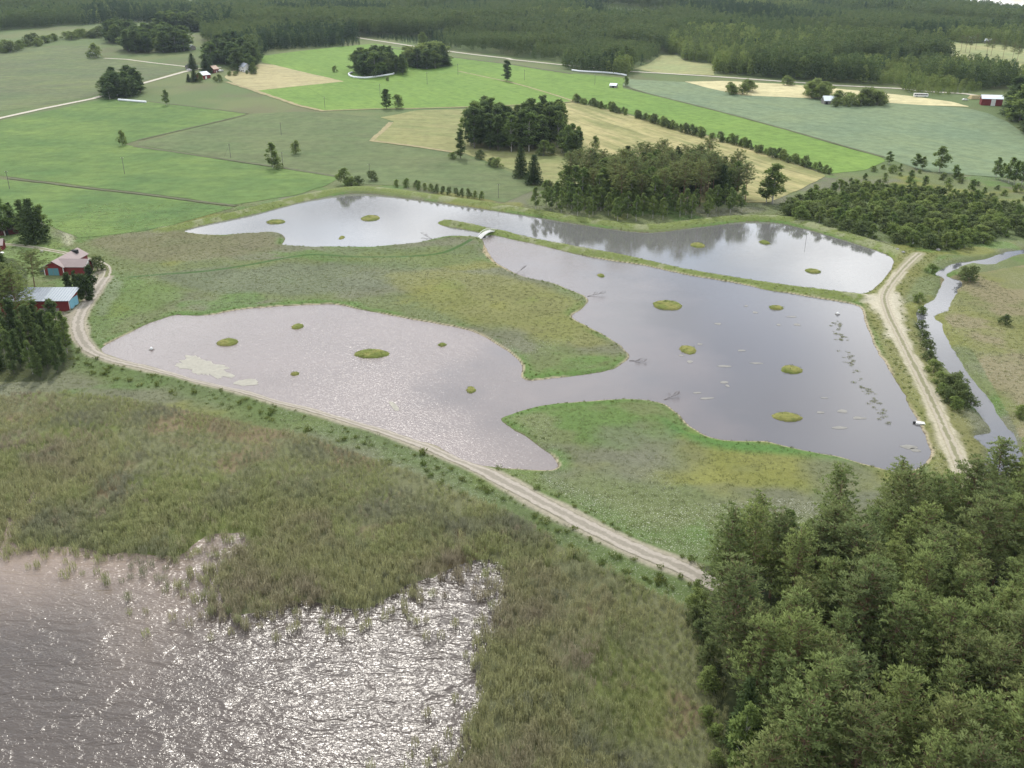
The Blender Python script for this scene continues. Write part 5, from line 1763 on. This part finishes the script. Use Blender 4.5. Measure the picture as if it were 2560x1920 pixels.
box('corner_board', (12.15, 12.32, -3.42, -3.2, -.2, 3.3), WHITE, barn)
box('corner_board', (12.15, 12.32, 3.2, 3.42, -.2, 3.3), WHITE, barn)
box('plinth', (12.1, 12.5, -3.5, 3.5, -.4, .25), plain('pale_plinth', (.62, .48, .28), .8, .08, 1), barn)
for sgn in (-1, 1):
    part('bargeboard', [(12.74, 0, 5.42), (12.74, 0, 5.72), (12.74, sgn * 3.85, 3.35), (12.74, sgn * 3.85, 3.05), (12.80, 0, 5.42), (12.80, 0, 5.72), (12.80, sgn * 3.85, 3.35), (12.80, sgn * 3.85, 3.05)],
         [(0, 1, 2, 3), (4, 7, 6, 5), (0, 4, 5, 1), (1, 5, 6, 2), (2, 6, 7, 3), (3, 7, 4, 0)], WHITE, barn)
a = np.linspace(0, 2 * np.pi, 20, endpoint=False)
ring = []
for rr, xx in ((.75, 12.22), (.75, 12.32), (.42, 12.32), (.42, 12.22)):
    ring += [(xx, math.cos(q) * rr, 3.9 + math.sin(q) * rr) for q in a]
Fr = []
for i in range(3):
    for k in range(20):
        Fr.append((i * 20 + k, i * 20 + (k + 1) % 20, (i + 1) * 20 + (k + 1) % 20, (i + 1) * 20 + k))
wd = part('round_window', ring, Fr, WHITE, barn, 'white ringed round window in the barn gable')
part('pane', [(12.26, math.cos(q) * .45, 3.9 + math.sin(q) * .45) for q in a], [tuple(range(20))], GLASS, wd)
box('muntin', (12.27, 12.31, -.05, .05, 3.48, 4.32), WHITE, wd)
box('muntin', (12.27, 12.31, -.42, .42, 3.85, 3.95), WHITE, wd)
box('lean_to', (-7.0, -3.9, -2.5, 2.5, -.3, 2.3), plain('green_boards', (.09, .12, .09), .8, .1, 1), barn, 'low greenish lean-to')

# ---- silver-roofed shed
sz = float(Hgt(-160, 299)[0])
shed = thing('machine_shed', 'long red machine shed with silver lean-to roof and light blue doors', 'shed', (-156.7, 297.1, sz), R(1.5))
LS, DS, HE, HB = 24.0, 7.6, 4.0, 5.6
part('wall', [(-LS, 0, -.5), (0, 0, -.5), (0, DS, -.5), (-LS, DS, -.5), (-LS, 0, HE), (0, 0, HE), (0, DS, HB), (-LS, DS, HB)],
     [(0, 3, 2, 1), (4, 5, 6, 7), (0, 1, 5, 4), (1, 2, 6, 5), (2, 3, 7, 6), (3, 0, 4, 7)], RED, shed)
slp = (HB - HE) / DS


def roofslab(x0, x1, mat, name):
    ya, yb = -.7, DS + 1.6
    za, zb = HE + slp * ya + .06, HE + slp * yb + .06
    return part(name, [(x0, ya, za), (x1, ya, za), (x1, yb, zb), (x0, yb, zb), (x0, ya, za + .12), (x1, ya, za + .12), (x1, yb, zb + .12), (x0, yb, zb + .12)],
                [(0, 3, 2, 1), (4, 5, 6, 7), (0, 1, 5, 4), (1, 2, 6, 5), (2, 3, 7, 6), (3, 0, 4, 7)], mat, shed)


r_a = roofslab(-LS - .4, -9.2, SILVER, 'roof')
r_b = roofslab(-9.2, .7, SILVER2, 'roof')
r_b['label'] = 'newer brighter half of the silver roof'
ya, yb = -.68, DS + 1.55
sm_me = None
xk = -LS
while xk < .6:
    za, zb = HE + slp * ya + .17, HE + slp * yb + .17
    w_ = .14
    Vr = [(-w_, ya, za), (w_, ya, za), (w_, yb, zb), (-w_, yb, zb), (-w_ * .5, ya, za + .10), (w_ * .5, ya, za + .10), (w_ * .5, yb, zb + .10), (-w_ * .5, yb, zb + .10)]
    if sm_me is None:
        sm_me = mesh_np('roof_seam', Vr, [(0, 3, 2, 1), (4, 5, 6, 7), (0, 1, 5, 4), (1, 2, 6, 5), (2, 3, 7, 6), (3, 0, 4, 7)], plain('seam_sheet', (.25, .29, .33), .5, .05, 1, metal=.2))
    obj('roof_seam', sm_me, r_a if xk < -9.2 else r_b, (xk, 0, 0))
    xk += 1.0
for k_, (y0_, y1_) in enumerate(((.5, 3.75), (3.8, 7.1))):
    dd_ = box('door', (.02, .12, y0_, y1_, 0, 3.85), SKYBLUE, shed, 'light blue sliding door leaf')
    box('door_rail', (.13, .17, y0_ + .1, y1_ - .1, 1.8, 1.95), SKYBLUE, dd_)
box('corner_board', (-.02, .12, -.1, .12, -.2, 3.9), WHITE, shed)
for k_, (lx, ly, ln, ang, lb) in enumerate(((-9, -1.0, 2.6, .2, 'weathered pallet leaning on the long wall of the machine shed'), (-4.5, -.9, 2.0, -.1, 'grey boards leaning by the corner of the machine shed'))):
    px, py = -156.7 + lx, 297.1 + ly
    pl = thing('pallet', lb, 'pallet', (px, py, float(Hgt(px, py)[0])), ang)
    for q in range(6):
        o_ = box('plank', (-ln / 2, ln / 2, -.1, .02, .12 + q * .24, .30 + q * .24), GREYWOOD, pl)
        o_.rotation_euler = (R(-20), 0, 0)
bl_ = thing('board_stack', 'small stack of pale boards on the yard below the machine shed', 'boards', (*W(t(0, 1, 415, 1090))[0], .75), .1)
for q in range(4):
    box('board', (-1.6, 1.6, -.5 + q * .26, -.28 + q * .26, 0, .12 + .05 * (q % 2)), plain('pale_boards', (.40, .36, .29), .9, .1, 1) if q == 0 else MATS['pale_boards'], bl_)

# ---- other buildings: front-left and front-right base points, depth, eave, ridge
def house(name, label, A_, B_, depth, eave, ridge, wall, roof, doors=(), windows=(), cat_='barn', chimney=None):
    a, b = W(np.array([A_]))[0], W(np.array([B_]))[0]
    L = float(np.hypot(*(b - a)))
    rot = math.atan2(b[1] - a[1], b[0] - a[0])
    zz = float(min(Hgt(*a)[0], Hgt(*b)[0]))
    o = thing(name, label, cat_, (a[0], a[1], zz), rot)
    V, F = gable_body(0, L, 0, depth, eave, ridge)
    part('wall', V, F, wall, o)
    V, F = gable_roof(0, L, 0, depth, eave, ridge, .5)
    rf = part('roof', V, F, roof, o)
    if chimney:
        box('chimney', (chimney * L - .4, chimney * L + .4, depth / 2 - .4, depth / 2 + .4, ridge - .3, ridge + 1.1), STONE, rf)
    for (q0, q1, h_, mt) in doors:
        d_ = box('door', (q0 * L, q1 * L, -.08, -.01, 0, h_), mt, o)
        box('handle', (q1 * L - .35, q1 * L - .25, -.14, -.085, h_ * .4, h_ * .5), DARK, d_)
    for (q0, q1, z0_, z1_) in windows:
        w_ = box('window', (q0 * L, q1 * L, -.07, -.01, z0_, z1_), WHITE, o)
        box('pane', (q0 * L + .12, q1 * L - .12, -.09, -.075, z0_ + .12, z1_ - .12), GLASS, w_)
    return o


house('barn', 'far red barn with bright metal roof and white sliding door beside the oat field', (2452, 264.6), (2504, 267), 10, 6.2, 9.0, RED, BRIGHT, [(.46, .67, 5.6, WHITE)])
house('field_barn', 'grey field barn under a white metal roof half hidden by bushes', (2060, 263), (2090, 263), 9, 3.6, 7.2, GREYWOOD, BRIGHT, [(.1, .3, 2.6, DARK)])
house('field_shed', 'tiny grey shed with pale roof at the corner of the oat field', (1524, 221), (1540, 222), 5, 2.6, 4.4, GREYWOOD, BRIGHT, [(.4, .7, 2.0, DARK)], cat_='shed')
house('grey_shed', 'dark grey shed under the cone-shaped tree by the dirt road', (472, 175.5), (495, 172.5), 6, 3.2, 5.2, GREYWOOD, plain('dark_felt_roof', (.08, .085, .09), .8, .1, 1), [(.4, .6, 2.4, DARK)], cat_='shed')
house('barn', 'small red barn with white roof among bushes at the dirt road farm', (508, 200.5), (527, 195.5), 9, 4.6, 7.6, RED, BRIGHT, [(.3, .5, 3, WHITE)])
house('cottage', 'red cottage with salmon roof behind the parked white car', (535, 184), (548, 181), 7, 4.2, 7.4, RED, PINKROOF, [(.45, .6, 2.2, WHITE)], [(.12, .28, 1.2, 2.6), (.72, .88, 1.2, 2.6)], 'cottage', .5)
house('farmhouse', 'white two-storey farmhouse with blue-grey roof among trees', (596, 178), (612, 182.5), 8, 6.0, 9.4, WHITE, SLATE, [(.42, .56, 2.2, GREYWOOD)], [(.1, .26, 1, 2.4), (.7, .86, 1, 2.4), (.1, .26, 3.9, 5.2), (.7, .86, 3.9, 5.2)], 'house', .5)
house('shed', 'small shed with shining white roof at the end of the long far grove', (461, 125), (475, 127), 9, 4.0, 6.5, GREYWOOD, BRIGHT, [(.4, .6, 2.5, DARK)], cat_='shed')
house('hut', 'little hut with white roof beside the round tree on the lane', (222, 142.5), (236, 142), 6, 3, 5, GREYWOOD, BRIGHT, [(.4, .6, 2, DARK)], cat_='hut')
house('farmhouse', 'distant long house with white roof on the clearing edge', (2418, 106), (2436, 107), 9, 5, 8, WHITE, BRIGHT, [(.45, .55, 2.4, DARK)], [(.1, .25, 1.5, 3.2), (.7, .85, 1.5, 3.2)], 'house')
house('shed', 'distant dark shed with white roof right of the long far house', (2460, 110), (2474, 111), 8, 4, 6.5, GREYWOOD, BRIGHT, [(.4, .6, 2.5, DARK)], cat_='shed')
house('cottage', 'distant little white cottage at the end of the clearing', (2299, 93), (2307, 93), 7, 4, 7, WHITE, BRIGHT, [(.4, .6, 2.3, DARK)], cat_='cottage')
house('house', 'corner of a red house with white trim at the left edge', (-48, 634), (8, 630), 7, 2.7, 4.6, RED, PINKTILE, [(.5, .58, 2, WHITE)], [(.2, .3, .9, 2), (.75, .85, .9, 2)], 'house')
house('shed', 'little dark red shed under the trees on the farm lawn', (2, 592), (48, 586), 5, 2.4, 4.0, DKRED, plain('mossy_roof', (.10, .07, .06), .9, .15, 1), [(.3, .45, 2, DARK)], cat_='shed')


# ---- vehicles
def wheel(parent, x, y, r_, w_):
    a = np.linspace(0, 2 * np.pi, 14, endpoint=False)
    V = [(x + math.cos(q) * r_, y - w_ / 2, r_ + math.sin(q) * r_) for q in a] + [(x + math.cos(q) * r_, y + w_ / 2, r_ + math.sin(q) * r_) for q in a]
    F = [(k, (k + 1) % 14, 14 + (k + 1) % 14, 14 + k) for k in range(14)] + [tuple(range(13, -1, -1)), tuple(range(14, 28))]
    o = part('wheel', V, F, RUBBER, parent)
    s_ = w_ / 2 + .01
    yy = y + (s_ if y > 0 else -s_)
    part('rim', [(x + math.cos(q) * r_ * .55, yy, r_ + math.sin(q) * r_ * .55) for q in a], [tuple(range(14)) if y > 0 else tuple(range(13, -1, -1))], CONC, o)


def profile_body(pts_, w_, tuck=.0):
    n = len(pts_)
    V = [(x, -w_ / 2 + (tuck if z > 1.0 else 0), z) for x, z in pts_] + [(x, w_ / 2 - (tuck if z > 1.0 else 0), z) for x, z in pts_]
    F = [tuple(range(n)), tuple(range(2 * n - 1, n - 1, -1))] + [(k, k + n, (k + 1) % n + n, (k + 1) % n) for k in range(n)]
    return V, F


def car(label, uv_, rot, k=1.0, mat=WHITE):
    x, y = W(np.array([uv_]))[0]
    o = thing('parked_car', label, 'car', (x, y, float(Hgt(x, y)[0]) + .35), rot, None, k)
    V, F = profile_body([(-2.2, .35), (2.2, .35), (2.25, .75), (1.3, .95), (-2.1, 1.0), (-2.25, .7)], 1.75)
    part('body', V, F, mat, o)
    V, F = profile_body([(-1.9, 1.0), (1.25, .96), (.55, 1.45), (-1.5, 1.5)], 1.62, .12)
    cb = part('cabin', V, F, mat, o)
    box('window', (-1.3, .35, -.80, .80, 1.08, 1.36), GLASS, cb)
    box('windscreen', (.62, 1.02, -.62, .62, 1.05, 1.30), GLASS, cb)
    for x_ in (-1.4, 1.4):
        for y_ in (-.82, .82):
            wheel(o, x_, y_, .33, .2)
    for y_ in (-.6, .6):
        box('headlight', (2.2, 2.27, y_ - .18, y_ + .18, .6, .74), GLASS, o)
    return o


car('white car parked in the yard before the red cottage', (553, 181), R(80), 1.6)
car('white car beside the track near the far red barn', (2412, 253), R(5), 1.15)
car('small white car by the grey shed on the dirt road', (474, 178), R(-10), 1.2)
car('white car cut by the left edge below the red house', (-3, 641), R(10), 1.0)

bx_, by_ = W(np.array([(2301, 244.5)]))[0]
bus = thing('bus', 'white bus with dark window band parked at the forest edge', 'bus', (bx_, by_, float(Hgt(bx_, by_)[0]) + .3), R(-12))
V, F = profile_body([(-6.4, .5), (6.3, .5), (6.5, 1.0), (6.3, 3.2), (6.0, 3.4), (-6.2, 3.4), (-6.4, 3.2)], 2.55)
part('body', V, F, WHITE, bus)
for q in range(7):
    box('window', (-5.9 + q * 1.68, -4.35 + q * 1.68, -1.30, -1.278, 1.75, 2.75), BUSBLUE, bus)
    box('window', (-5.9 + q * 1.68, -4.35 + q * 1.68, 1.278, 1.30, 1.75, 2.75), BUSBLUE, bus)
box('windscreen', (6.36, 6.50, -1.1, 1.1, 1.5, 2.8), BUSBLUE, bus)
for x_ in (-3.6, 3.9):
    for y_ in (-1.18, 1.18):
        wheel(bus, x_, y_, .5, .28)

hp_ = thing('straw_pile', 'tan straw stack at the gable of the far red barn', 'straw', (*W(np.array([(2441, 248)]))[0], 0))
hp_.location.z = float(Hgt(hp_.location.x, hp_.location.y)[0])
part('heap', [(-7, -4, 0), (7, -4, 0), (7, 4, 0), (-7, 4, 0), (-5.5, -2.5, 3.2), (5.5, -3, 3.4), (6, 2.5, 3.0), (-5, 3, 3.3)], [(0, 3, 2, 1), (4, 5, 6, 7), (0, 1, 5, 4), (1, 2, 6, 5), (2, 3, 7, 6), (3, 0, 4, 7)], YGRASS, hp_)

# ---- white arched footbridge
pa, pb = np.array(W(np.array([(1198, 597.)]))[0]), np.array(W(np.array([(1238, 580.)]))[0])
Lb = float(np.hypot(*(pb - pa)))
br = thing('footbridge', 'white arched footbridge linking the meadow to the dike', 'bridge', (pa[0], pa[1], 0.35), math.atan2(pb[1] - pa[1], pb[0] - pa[0]))
nseg = 18
BW, RISE = 2.2, 1.5


def archz(s):
    return RISE * (1 - (2 * s - 1) ** 2)


def arch_strip(name, y0, y1, zb, zt):
    V, F = [], []
    for k in range(nseg + 1):
        s_ = k / nseg
        z_ = archz(s_)
        V += [(s_ * Lb, y0, z_ + zb), (s_ * Lb, y1, z_ + zb), (s_ * Lb, y1, z_ + zt), (s_ * Lb, y0, z_ + zt)]
    for k in range(nseg):
        b_ = k * 4
        for i in range(4):
            F.append((b_ + i, b_ + (i + 1) % 4, b_ + 4 + (i + 1) % 4, b_ + 4 + i))
    F += [(3, 2, 1, 0), tuple(nseg * 4 + i for i in range(4))]
    return part(name, V, F, WHITE, br)


for yy in (-BW / 2, BW / 2 - .14):
    arch_strip('girder', yy, yy + .14, -.35, .12)
    arch_strip('handrail', yy, yy + .10, 1.05, 1.17)
pk_me = mesh_np('plank', *boxV(-.16, .16, -BW / 2 + .15, BW / 2 - .15, 0, .07), plain('white_planks', (.62, .62, .60), .7, .08, 2))
for k in range(int(Lb / .4)):
    s_ = (k + .5) / int(Lb / .4)
    o_ = obj('plank', pk_me, br, (s_ * Lb, 0, archz(s_) + .03))
    o_.rotation_euler = (0, -math.atan(RISE * 4 * (1 - 2 * s_) / Lb), 0)
po_me = mesh_np('post', *boxV(-.06, .06, -.05, .05, 0, 1.1), WHITE)
for k in range(15):
    s_ = (k + .25) / 14.5
    for yy in (-BW / 2 + .06, BW / 2 - .06):
        obj('post', po_me, br, (s_ * Lb, yy, archz(s_) + .0))
box('abutment', (-.9, .25, -1.3, 1.3, -1.2, .05), CONC, br)
box('abutment', (Lb - .25, Lb + .9, -1.3, 1.3, -1.2, .05), CONC, br)

# ---- utility poles
pole_me = mesh_fast('mast', *tube(np.array([[0, 0, -.3], [0, 0, 5], [0, 0, 10]]), [.17, .14, .11], 8), POLEW, True)
arm_me = mesh_np('crossarm', *boxV(-.8, .8, -.07, .07, 9.3, 9.45), POLEW)
ins_me = mesh_np('insulator', *boxV(-.06, .06, -.06, .06, 9.45, 9.75), WHITE)
for u, v, h_, lb in ((312, 437, 10.5, 'utility pole standing in the middle of the green pasture'), (25, 475, 10.5, 'utility pole by the ditch at the left edge'), (577, 396, 9.5, 'utility pole on the ditch above the lower pasture'),
                     (1311, 202.5, 11, 'utility pole on the bright green field below the forest road'), (1487, 214, 11, 'utility pole left of the tiny grey shed'), (1068, 212.6, 12, 'utility pole on the green field left of the lone tree'),
                     (1145, 189.5, 12, 'utility pole right of the dark grove on the green field'), (950.5, 241.6, 11, 'utility pole below the bale ring'), (812.7, 273, 10, 'utility pole at the corner of the green field verge'),
                     (703.6, 340, 9.5, 'utility pole in the dry meadow'), (708, 419, 9.5, 'utility pole beside the leaning dark birch'), (925, 445, 8, 'utility pole behind the clear pond dike corner'), (1246, 498, 8, 'utility pole right of the clipped shrub row')):
    x, y = W(np.array([(u, v)]))[0]
    p_ = thing('utility_pole', lb, 'pole', (x, y, float(Hgt(x, y)[0])), R(20), None, h_ / 10)
    obj('mast', pole_me, p_); ar = obj('crossarm', arm_me, p_)
    for x_ in (-.7, 0, .7):
        obj('insulator', ins_me, ar, (x_, 0, 0))
    if u == 577:
        st_ = mesh_fast('stay', *tube(np.array([[-5, 0, 0], [0, 0, 9]]), [.05, .05], 5), POLEW)
        obj('stay', st_, p_)
for u, v, h_, lb in ((2014, 606, 4.6, 'thin dark stake standing in the clear pond'), (1801, 543, 3.5, 'short post behind the dike at the central wood')):
    x, y = W(np.array([(u, v)]))[0]
    p_ = tag(obj('stake', mesh_fast('stake', *tube(np.array([[0, 0, -1], [0.05, 0, h_ / 2], [.0, 0, h_]]), [.09, .08, .07], 6), POLEW), None, (x, y, 0)), lb, 'stake')
x, y = W(np.array([(2285, 618)]))[0]
st = thing('gauge_station', 'white measuring box with slim mast at the end of the dike', 'station', (x, y, float(Hgt(x, y)[0])))
part('mast', *tube(np.array([[0, 0, 0], [0, 0, 5.5]]), [.07, .05], 6), POLEW, st)
bx2 = box('cabinet', (-1.0, -.3, -.3, .3, 1.0, 1.9), WHITE, st)
box('stand', (-.72, -.58, -.07, .07, 0, 1.0), POLEW, st)

# ---- white wrapped bale rows
a = np.linspace(0, 2 * np.pi, 14, endpoint=False)
prof = [(-.80, .62), (-.72, .76), (.72, .76), (.80, .62)]
V = [(x_, math.cos(q) * r_, .74 + math.sin(q) * r_) for x_, r_ in prof for q in a]
F = [(i * 14 + k, i * 14 + (k + 1) % 14, (i + 1) * 14 + (k + 1) % 14, (i + 1) * 14 + k) for i in range(3) for k in range(14)] + [tuple(range(13, -1, -1)), tuple(range(42, 56))]
bale_me = mesh_np('bale', V, F, WRAP, True)
for P_, lb in ((t(1, 0, 830, 637, 805, 645, 800, 655, 815, 668, 850, 680, 930, 685, 1000, 680, 1100, 665, 1185, 653, 1190, 646), 'white wrapped bale row curving round the grove on the green field'),
               (t(2, 0, 522, 618, 600, 628, 760, 635, 880, 645, 950, 655, 982, 663), 'straight white bale row below the forest edge at the corner of the oat field'),
               (t(0, 0, 1032, 876, 1100, 882, 1160, 888, 1258, 895), 'short white bale row below the round clump by the dirt road')):
    Q = resample(chaikin(W(P_), 2, False), 1.66)
    row = thing('bale_row', lb, 'bales', (Q[0, 0], Q[0, 1], 0))
    Tq = np.gradient(Q, axis=0)
    hz = Hgt(Q[:, 0], Q[:, 1])
    for i in range(len(Q)):
        o_ = obj('bale', bale_me, row, (Q[i, 0] - Q[0, 0], Q[i, 1] - Q[0, 1], hz[i] + .1), math.atan2(Tq[i, 1], Tq[i, 0]))
        o_.scale = (1.03, 1.25, 1.25)

# ---- fallen branches in the water
def branch(label, uv0, uv1, seed, up=.25):
    r = np.random.default_rng(seed)
    a, b = W(np.array([uv0]))[0], W(np.array([uv1]))[0]
    L = float(np.hypot(*(b - a)))
    pr_ = []
    tt = np.linspace(0, 1, 6)
    path = np.stack([tt * L, np.sin(tt * 4) * .2, .15 + tt * L * up], 1)
    pr_.append(tube(path, .10 * (1 - tt * .7), 6))
    for k in range(13):
        s_ = r.uniform(.3, 1)
        p0 = np.array([np.interp(s_, tt, path[:, i]) for i in range(3)])
        dd = unit(np.array([[.7, r.normal() * .8, r.uniform(.1, .9)]]))[0] * r.uniform(.8, 2.2)
        p1 = p0 + dd
        pr_.append(tube(np.array([p0, p0 + dd * .5 + [0, 0, .1], p1]), [.035, .028, .015], 4))
        for _ in range(4):
            e_ = unit(np.array([[.5, r.normal(), r.uniform(-.1, 1)]]))[0] * r.uniform(.4, 1.0)
            pr_.append(tube(np.array([p0 + dd * .6, p0 + dd * .6 + e_]), [.02, .01], 3))
    V, F = join(pr_)
    return tag(obj('fallen_branch', mesh_fast('fallen_branch', V, F, DEADW), None, (a[0], a[1], -.1), math.atan2(b[1] - a[1], b[0] - a[0])), label, 'branch')


branch('bare branch sticking up at the sandy beach near the footbridge', (1291, 684), (1313, 678), 1, .35)
branch('fallen grey branch in the water at the meadow point', (1468, 741), (1512, 737), 2, .1)
branch('long dark branch lying off the peninsula tip', (1573, 902), (1613, 906), 3, .06)
branch('twiggy branch floating by the lower meadow shore', (1660, 1000), (1695, 990), 4, .08)
branch('dead twigs at the clear pond shore near the footbridge', (1080, 597), (1052, 588), 5, .12)
branch('drift wood log in the reeds on the right', (1620, 1778), (1690, 1800), 6, .0)

# ---- floating algae and small things on the ponds
def mat_patch(P, label, z_=.025, group=None, name='algae_mat', mat=None):
    P = chaikin(P, 2)
    P = resample(P, .7, True)
    ctr = P.mean(0)
    dv = P - ctr
    P = ctr + dv * (1 + (fbm(P[:, 0], P[:, 1], 1.6, 3, 7)[:, None] - .5) * .9)
    n = len(P)
    V = [(x_ - ctr[0], y_ - ctr[1], 0) for x_, y_ in P] + [((x_ - ctr[0]) * .97, (y_ - ctr[1]) * .97, .03) for x_, y_ in P]
    F = [(k, (k + 1) % n, n + (k + 1) % n, n + k) for k in range(n)] + [tuple(range(n, 2 * n))]
    return tag(obj(name, mesh_np(name, V, F, mat or ALGAE), None, (ctr[0], ctr[1], z_)), label, 'algae', group)


mat_patch(W(t(0, 1, 1530, 1450, 1600, 1425, 1680, 1412, 1740, 1450, 1850, 1480, 1960, 1500, 2000, 1560, 1960, 1600, 1850, 1600, 1740, 1575, 1640, 1550, 1530, 1500)), 'large pale algae mat on the left end of the murky pond')
mat_patch(W(t(0, 1, 2010, 1640, 2120, 1615, 2212, 1625, 2250, 1660, 2150, 1680, 2040, 1670)), 'smaller pale algae mat beside the gravel road')
mat_patch(W(t(1, 2, 1140, 160, 1180, 150, 1240, 215, 1245, 245, 1200, 235)), 'thin algae streak off the gravel road')
for (c_, r_, x_, y_) in ((2, 1, 1540, 1465), (2, 1, 1460, 1412), (2, 1, 1785, 1138), (2, 1, 2025, 985), (2, 1, 2110, 1040), (2, 1, 1985, 1370), (2, 1, 2110, 1480), (2, 1, 1845, 1505), (2, 1, 1830, 1645), (2, 1, 1620, 1315),
                         (2, 2, 1610, 78), (2, 2, 1680, 122), (2, 2, 1860, 15), (3, 2, 480, 120), (3, 2, 450, 245), (3, 2, 640, 235), (3, 2, 620, 378), (3, 2, 790, 295), (3, 1, 210, 1080), (3, 1, 90, 1150), (3, 1, 250, 1150), (3, 2, 1200, 545), (3, 2, 1280, 575)):
    c0 = W(t(c_, r_, x_, y_))[0]
    rr = np.random.default_rng(int(x_ + y_))
    a_, b_ = rr.uniform(1.0, 2.6), rr.uniform(.6, 1.4)
    an = np.linspace(0, 6.283, 9, endpoint=False)
    mat_patch(np.stack([c0[0] + np.cos(an) * a_ * rr.uniform(.35, 1.3, 9), c0[1] + np.sin(an) * b_ * rr.uniform(.35, 1.3, 9)], 1), 'small pale algae patch floating on the right part of the murky pond', .025, 'small algae patches', mat=ALGAE2)
vl = resample(chaikin(W(cat(t(3, 1, 590, 1120, 620, 1240, 650, 1330, 700, 1430, 740, 1530, 790, 1640), t(3, 2, 870, 60, 920, 170, 980, 260, 1020, 330))), 2, False), 1.0)
L_weed = leaf('water_weed', (.20, .225, .11), (.28, .28, .18), .4)
wk = [blades('w', 30, .9, .35, .14, L_weed, 51, 1.2, 0), blades('w', 34, .9, .6, .12, L_weed, 52, .7, 0)]
vp = np.concatenate([vl + r7.normal(size=vl.shape) * [.9, 1.2] for _ in range(3)])
vp = vp[r7.random(len(vp)) < .06 + .45 * sm(.4, .6, fbm(vp[:, 0], vp[:, 1], 6, 2, 5))]
gn_scatter('water_weed', np.concatenate([vp, np.full((len(vp), 1), -.02)], 1), r7.uniform(.4, .8, len(vp)), r7.uniform(0, 6.28, len(vp)), r7.integers(0, 2, len(vp)), wk, 'line of green water weed running down the right side of the murky pond', 'water weed')


def float_thing(label, uv_):
    x, y = W(np.array([uv_]))[0]
    o = thing('float', label, 'float', (x, y, 0))
    box('raft', (-.7, .7, -.5, .5, -.1, .18), GREYWOOD, o)
    part('dome', *tube(np.array([[0, 0, .15], [0, 0, .5], [0, 0, .8], [0, 0, .9]]), [.45, .45, .3, .05], 10), WHITE, o)
    return o


float_thing('small white float on the left end of the murky pond', (379, 874))
float_thing('small white float at the head of the water weed line', (2094, 786))
x, y = W(np.array([(2299, 1060)]))[0]
ob = thing('outlet_box', 'white concrete outlet with dark pipe at the dike shore', 'outlet', (x, y, .1), R(-20))
box('slab', (-1.0, 1.6, -.8, .8, -.5, .35), CONC, ob)
part('pipe', *tube(np.array([[-1.6, 0, .1], [-.9, 0, .15]]), [.32, .32], 12), DARK, ob)
for u, v, s_, lb in ((105, 633, .9, 'grey boulder on the farm lawn beside the track'), (70, 595, .8, 'boulder under the huge dark spruce'), (2256, 640, .8, 'pale boulder on the dike corner by the clear pond'), (2242, 633, .7, 'smaller pale boulder on the dike corner'),
                     (2345, 628, 1.0, 'dark boulder at the end of the dike')):
    x, y = W(np.array([(u, v)]))[0]
    r = np.random.default_rng(u)
    import bmesh
    bm_ = bmesh.new()
    bmesh.ops.create_icosphere(bm_, subdivisions=2, radius=s_)
    for v_ in bm_.verts:
        v_.co *= r.uniform(.8, 1.15)
        v_.co.z *= .65
    me = bpy.data.meshes.new('boulder'); bm_.to_mesh(me); bm_.free()
    me.materials.append(STONE)
    tag(obj('boulder', me, None, (x, y, float(Hgt(x, y)[0]) + .15 * s_)), lb, 'boulder')

# ------------------------------------------------------------------ air
hm, ht = new_mat('haze_air')
ho = N(ht, 'ShaderNodeOutputMaterial')
hv = N(ht, 'ShaderNodeVolumePrincipled')
hv.inputs['Color'].default_value = (.68, .82, .97, 1)
hv.inputs['Density'].default_value = 0.000036
hv.inputs['Anisotropy'].default_value = 0.2
wire(ht, hv.outputs[0], ho.inputs['Volume'])
V, F = boxV(-7100, 7100, -700, 7200, -3.5, 260)
tag(obj('haze', mesh_np('haze', V, F, hm)), 'thin blue summer haze over the land', kind='stuff')
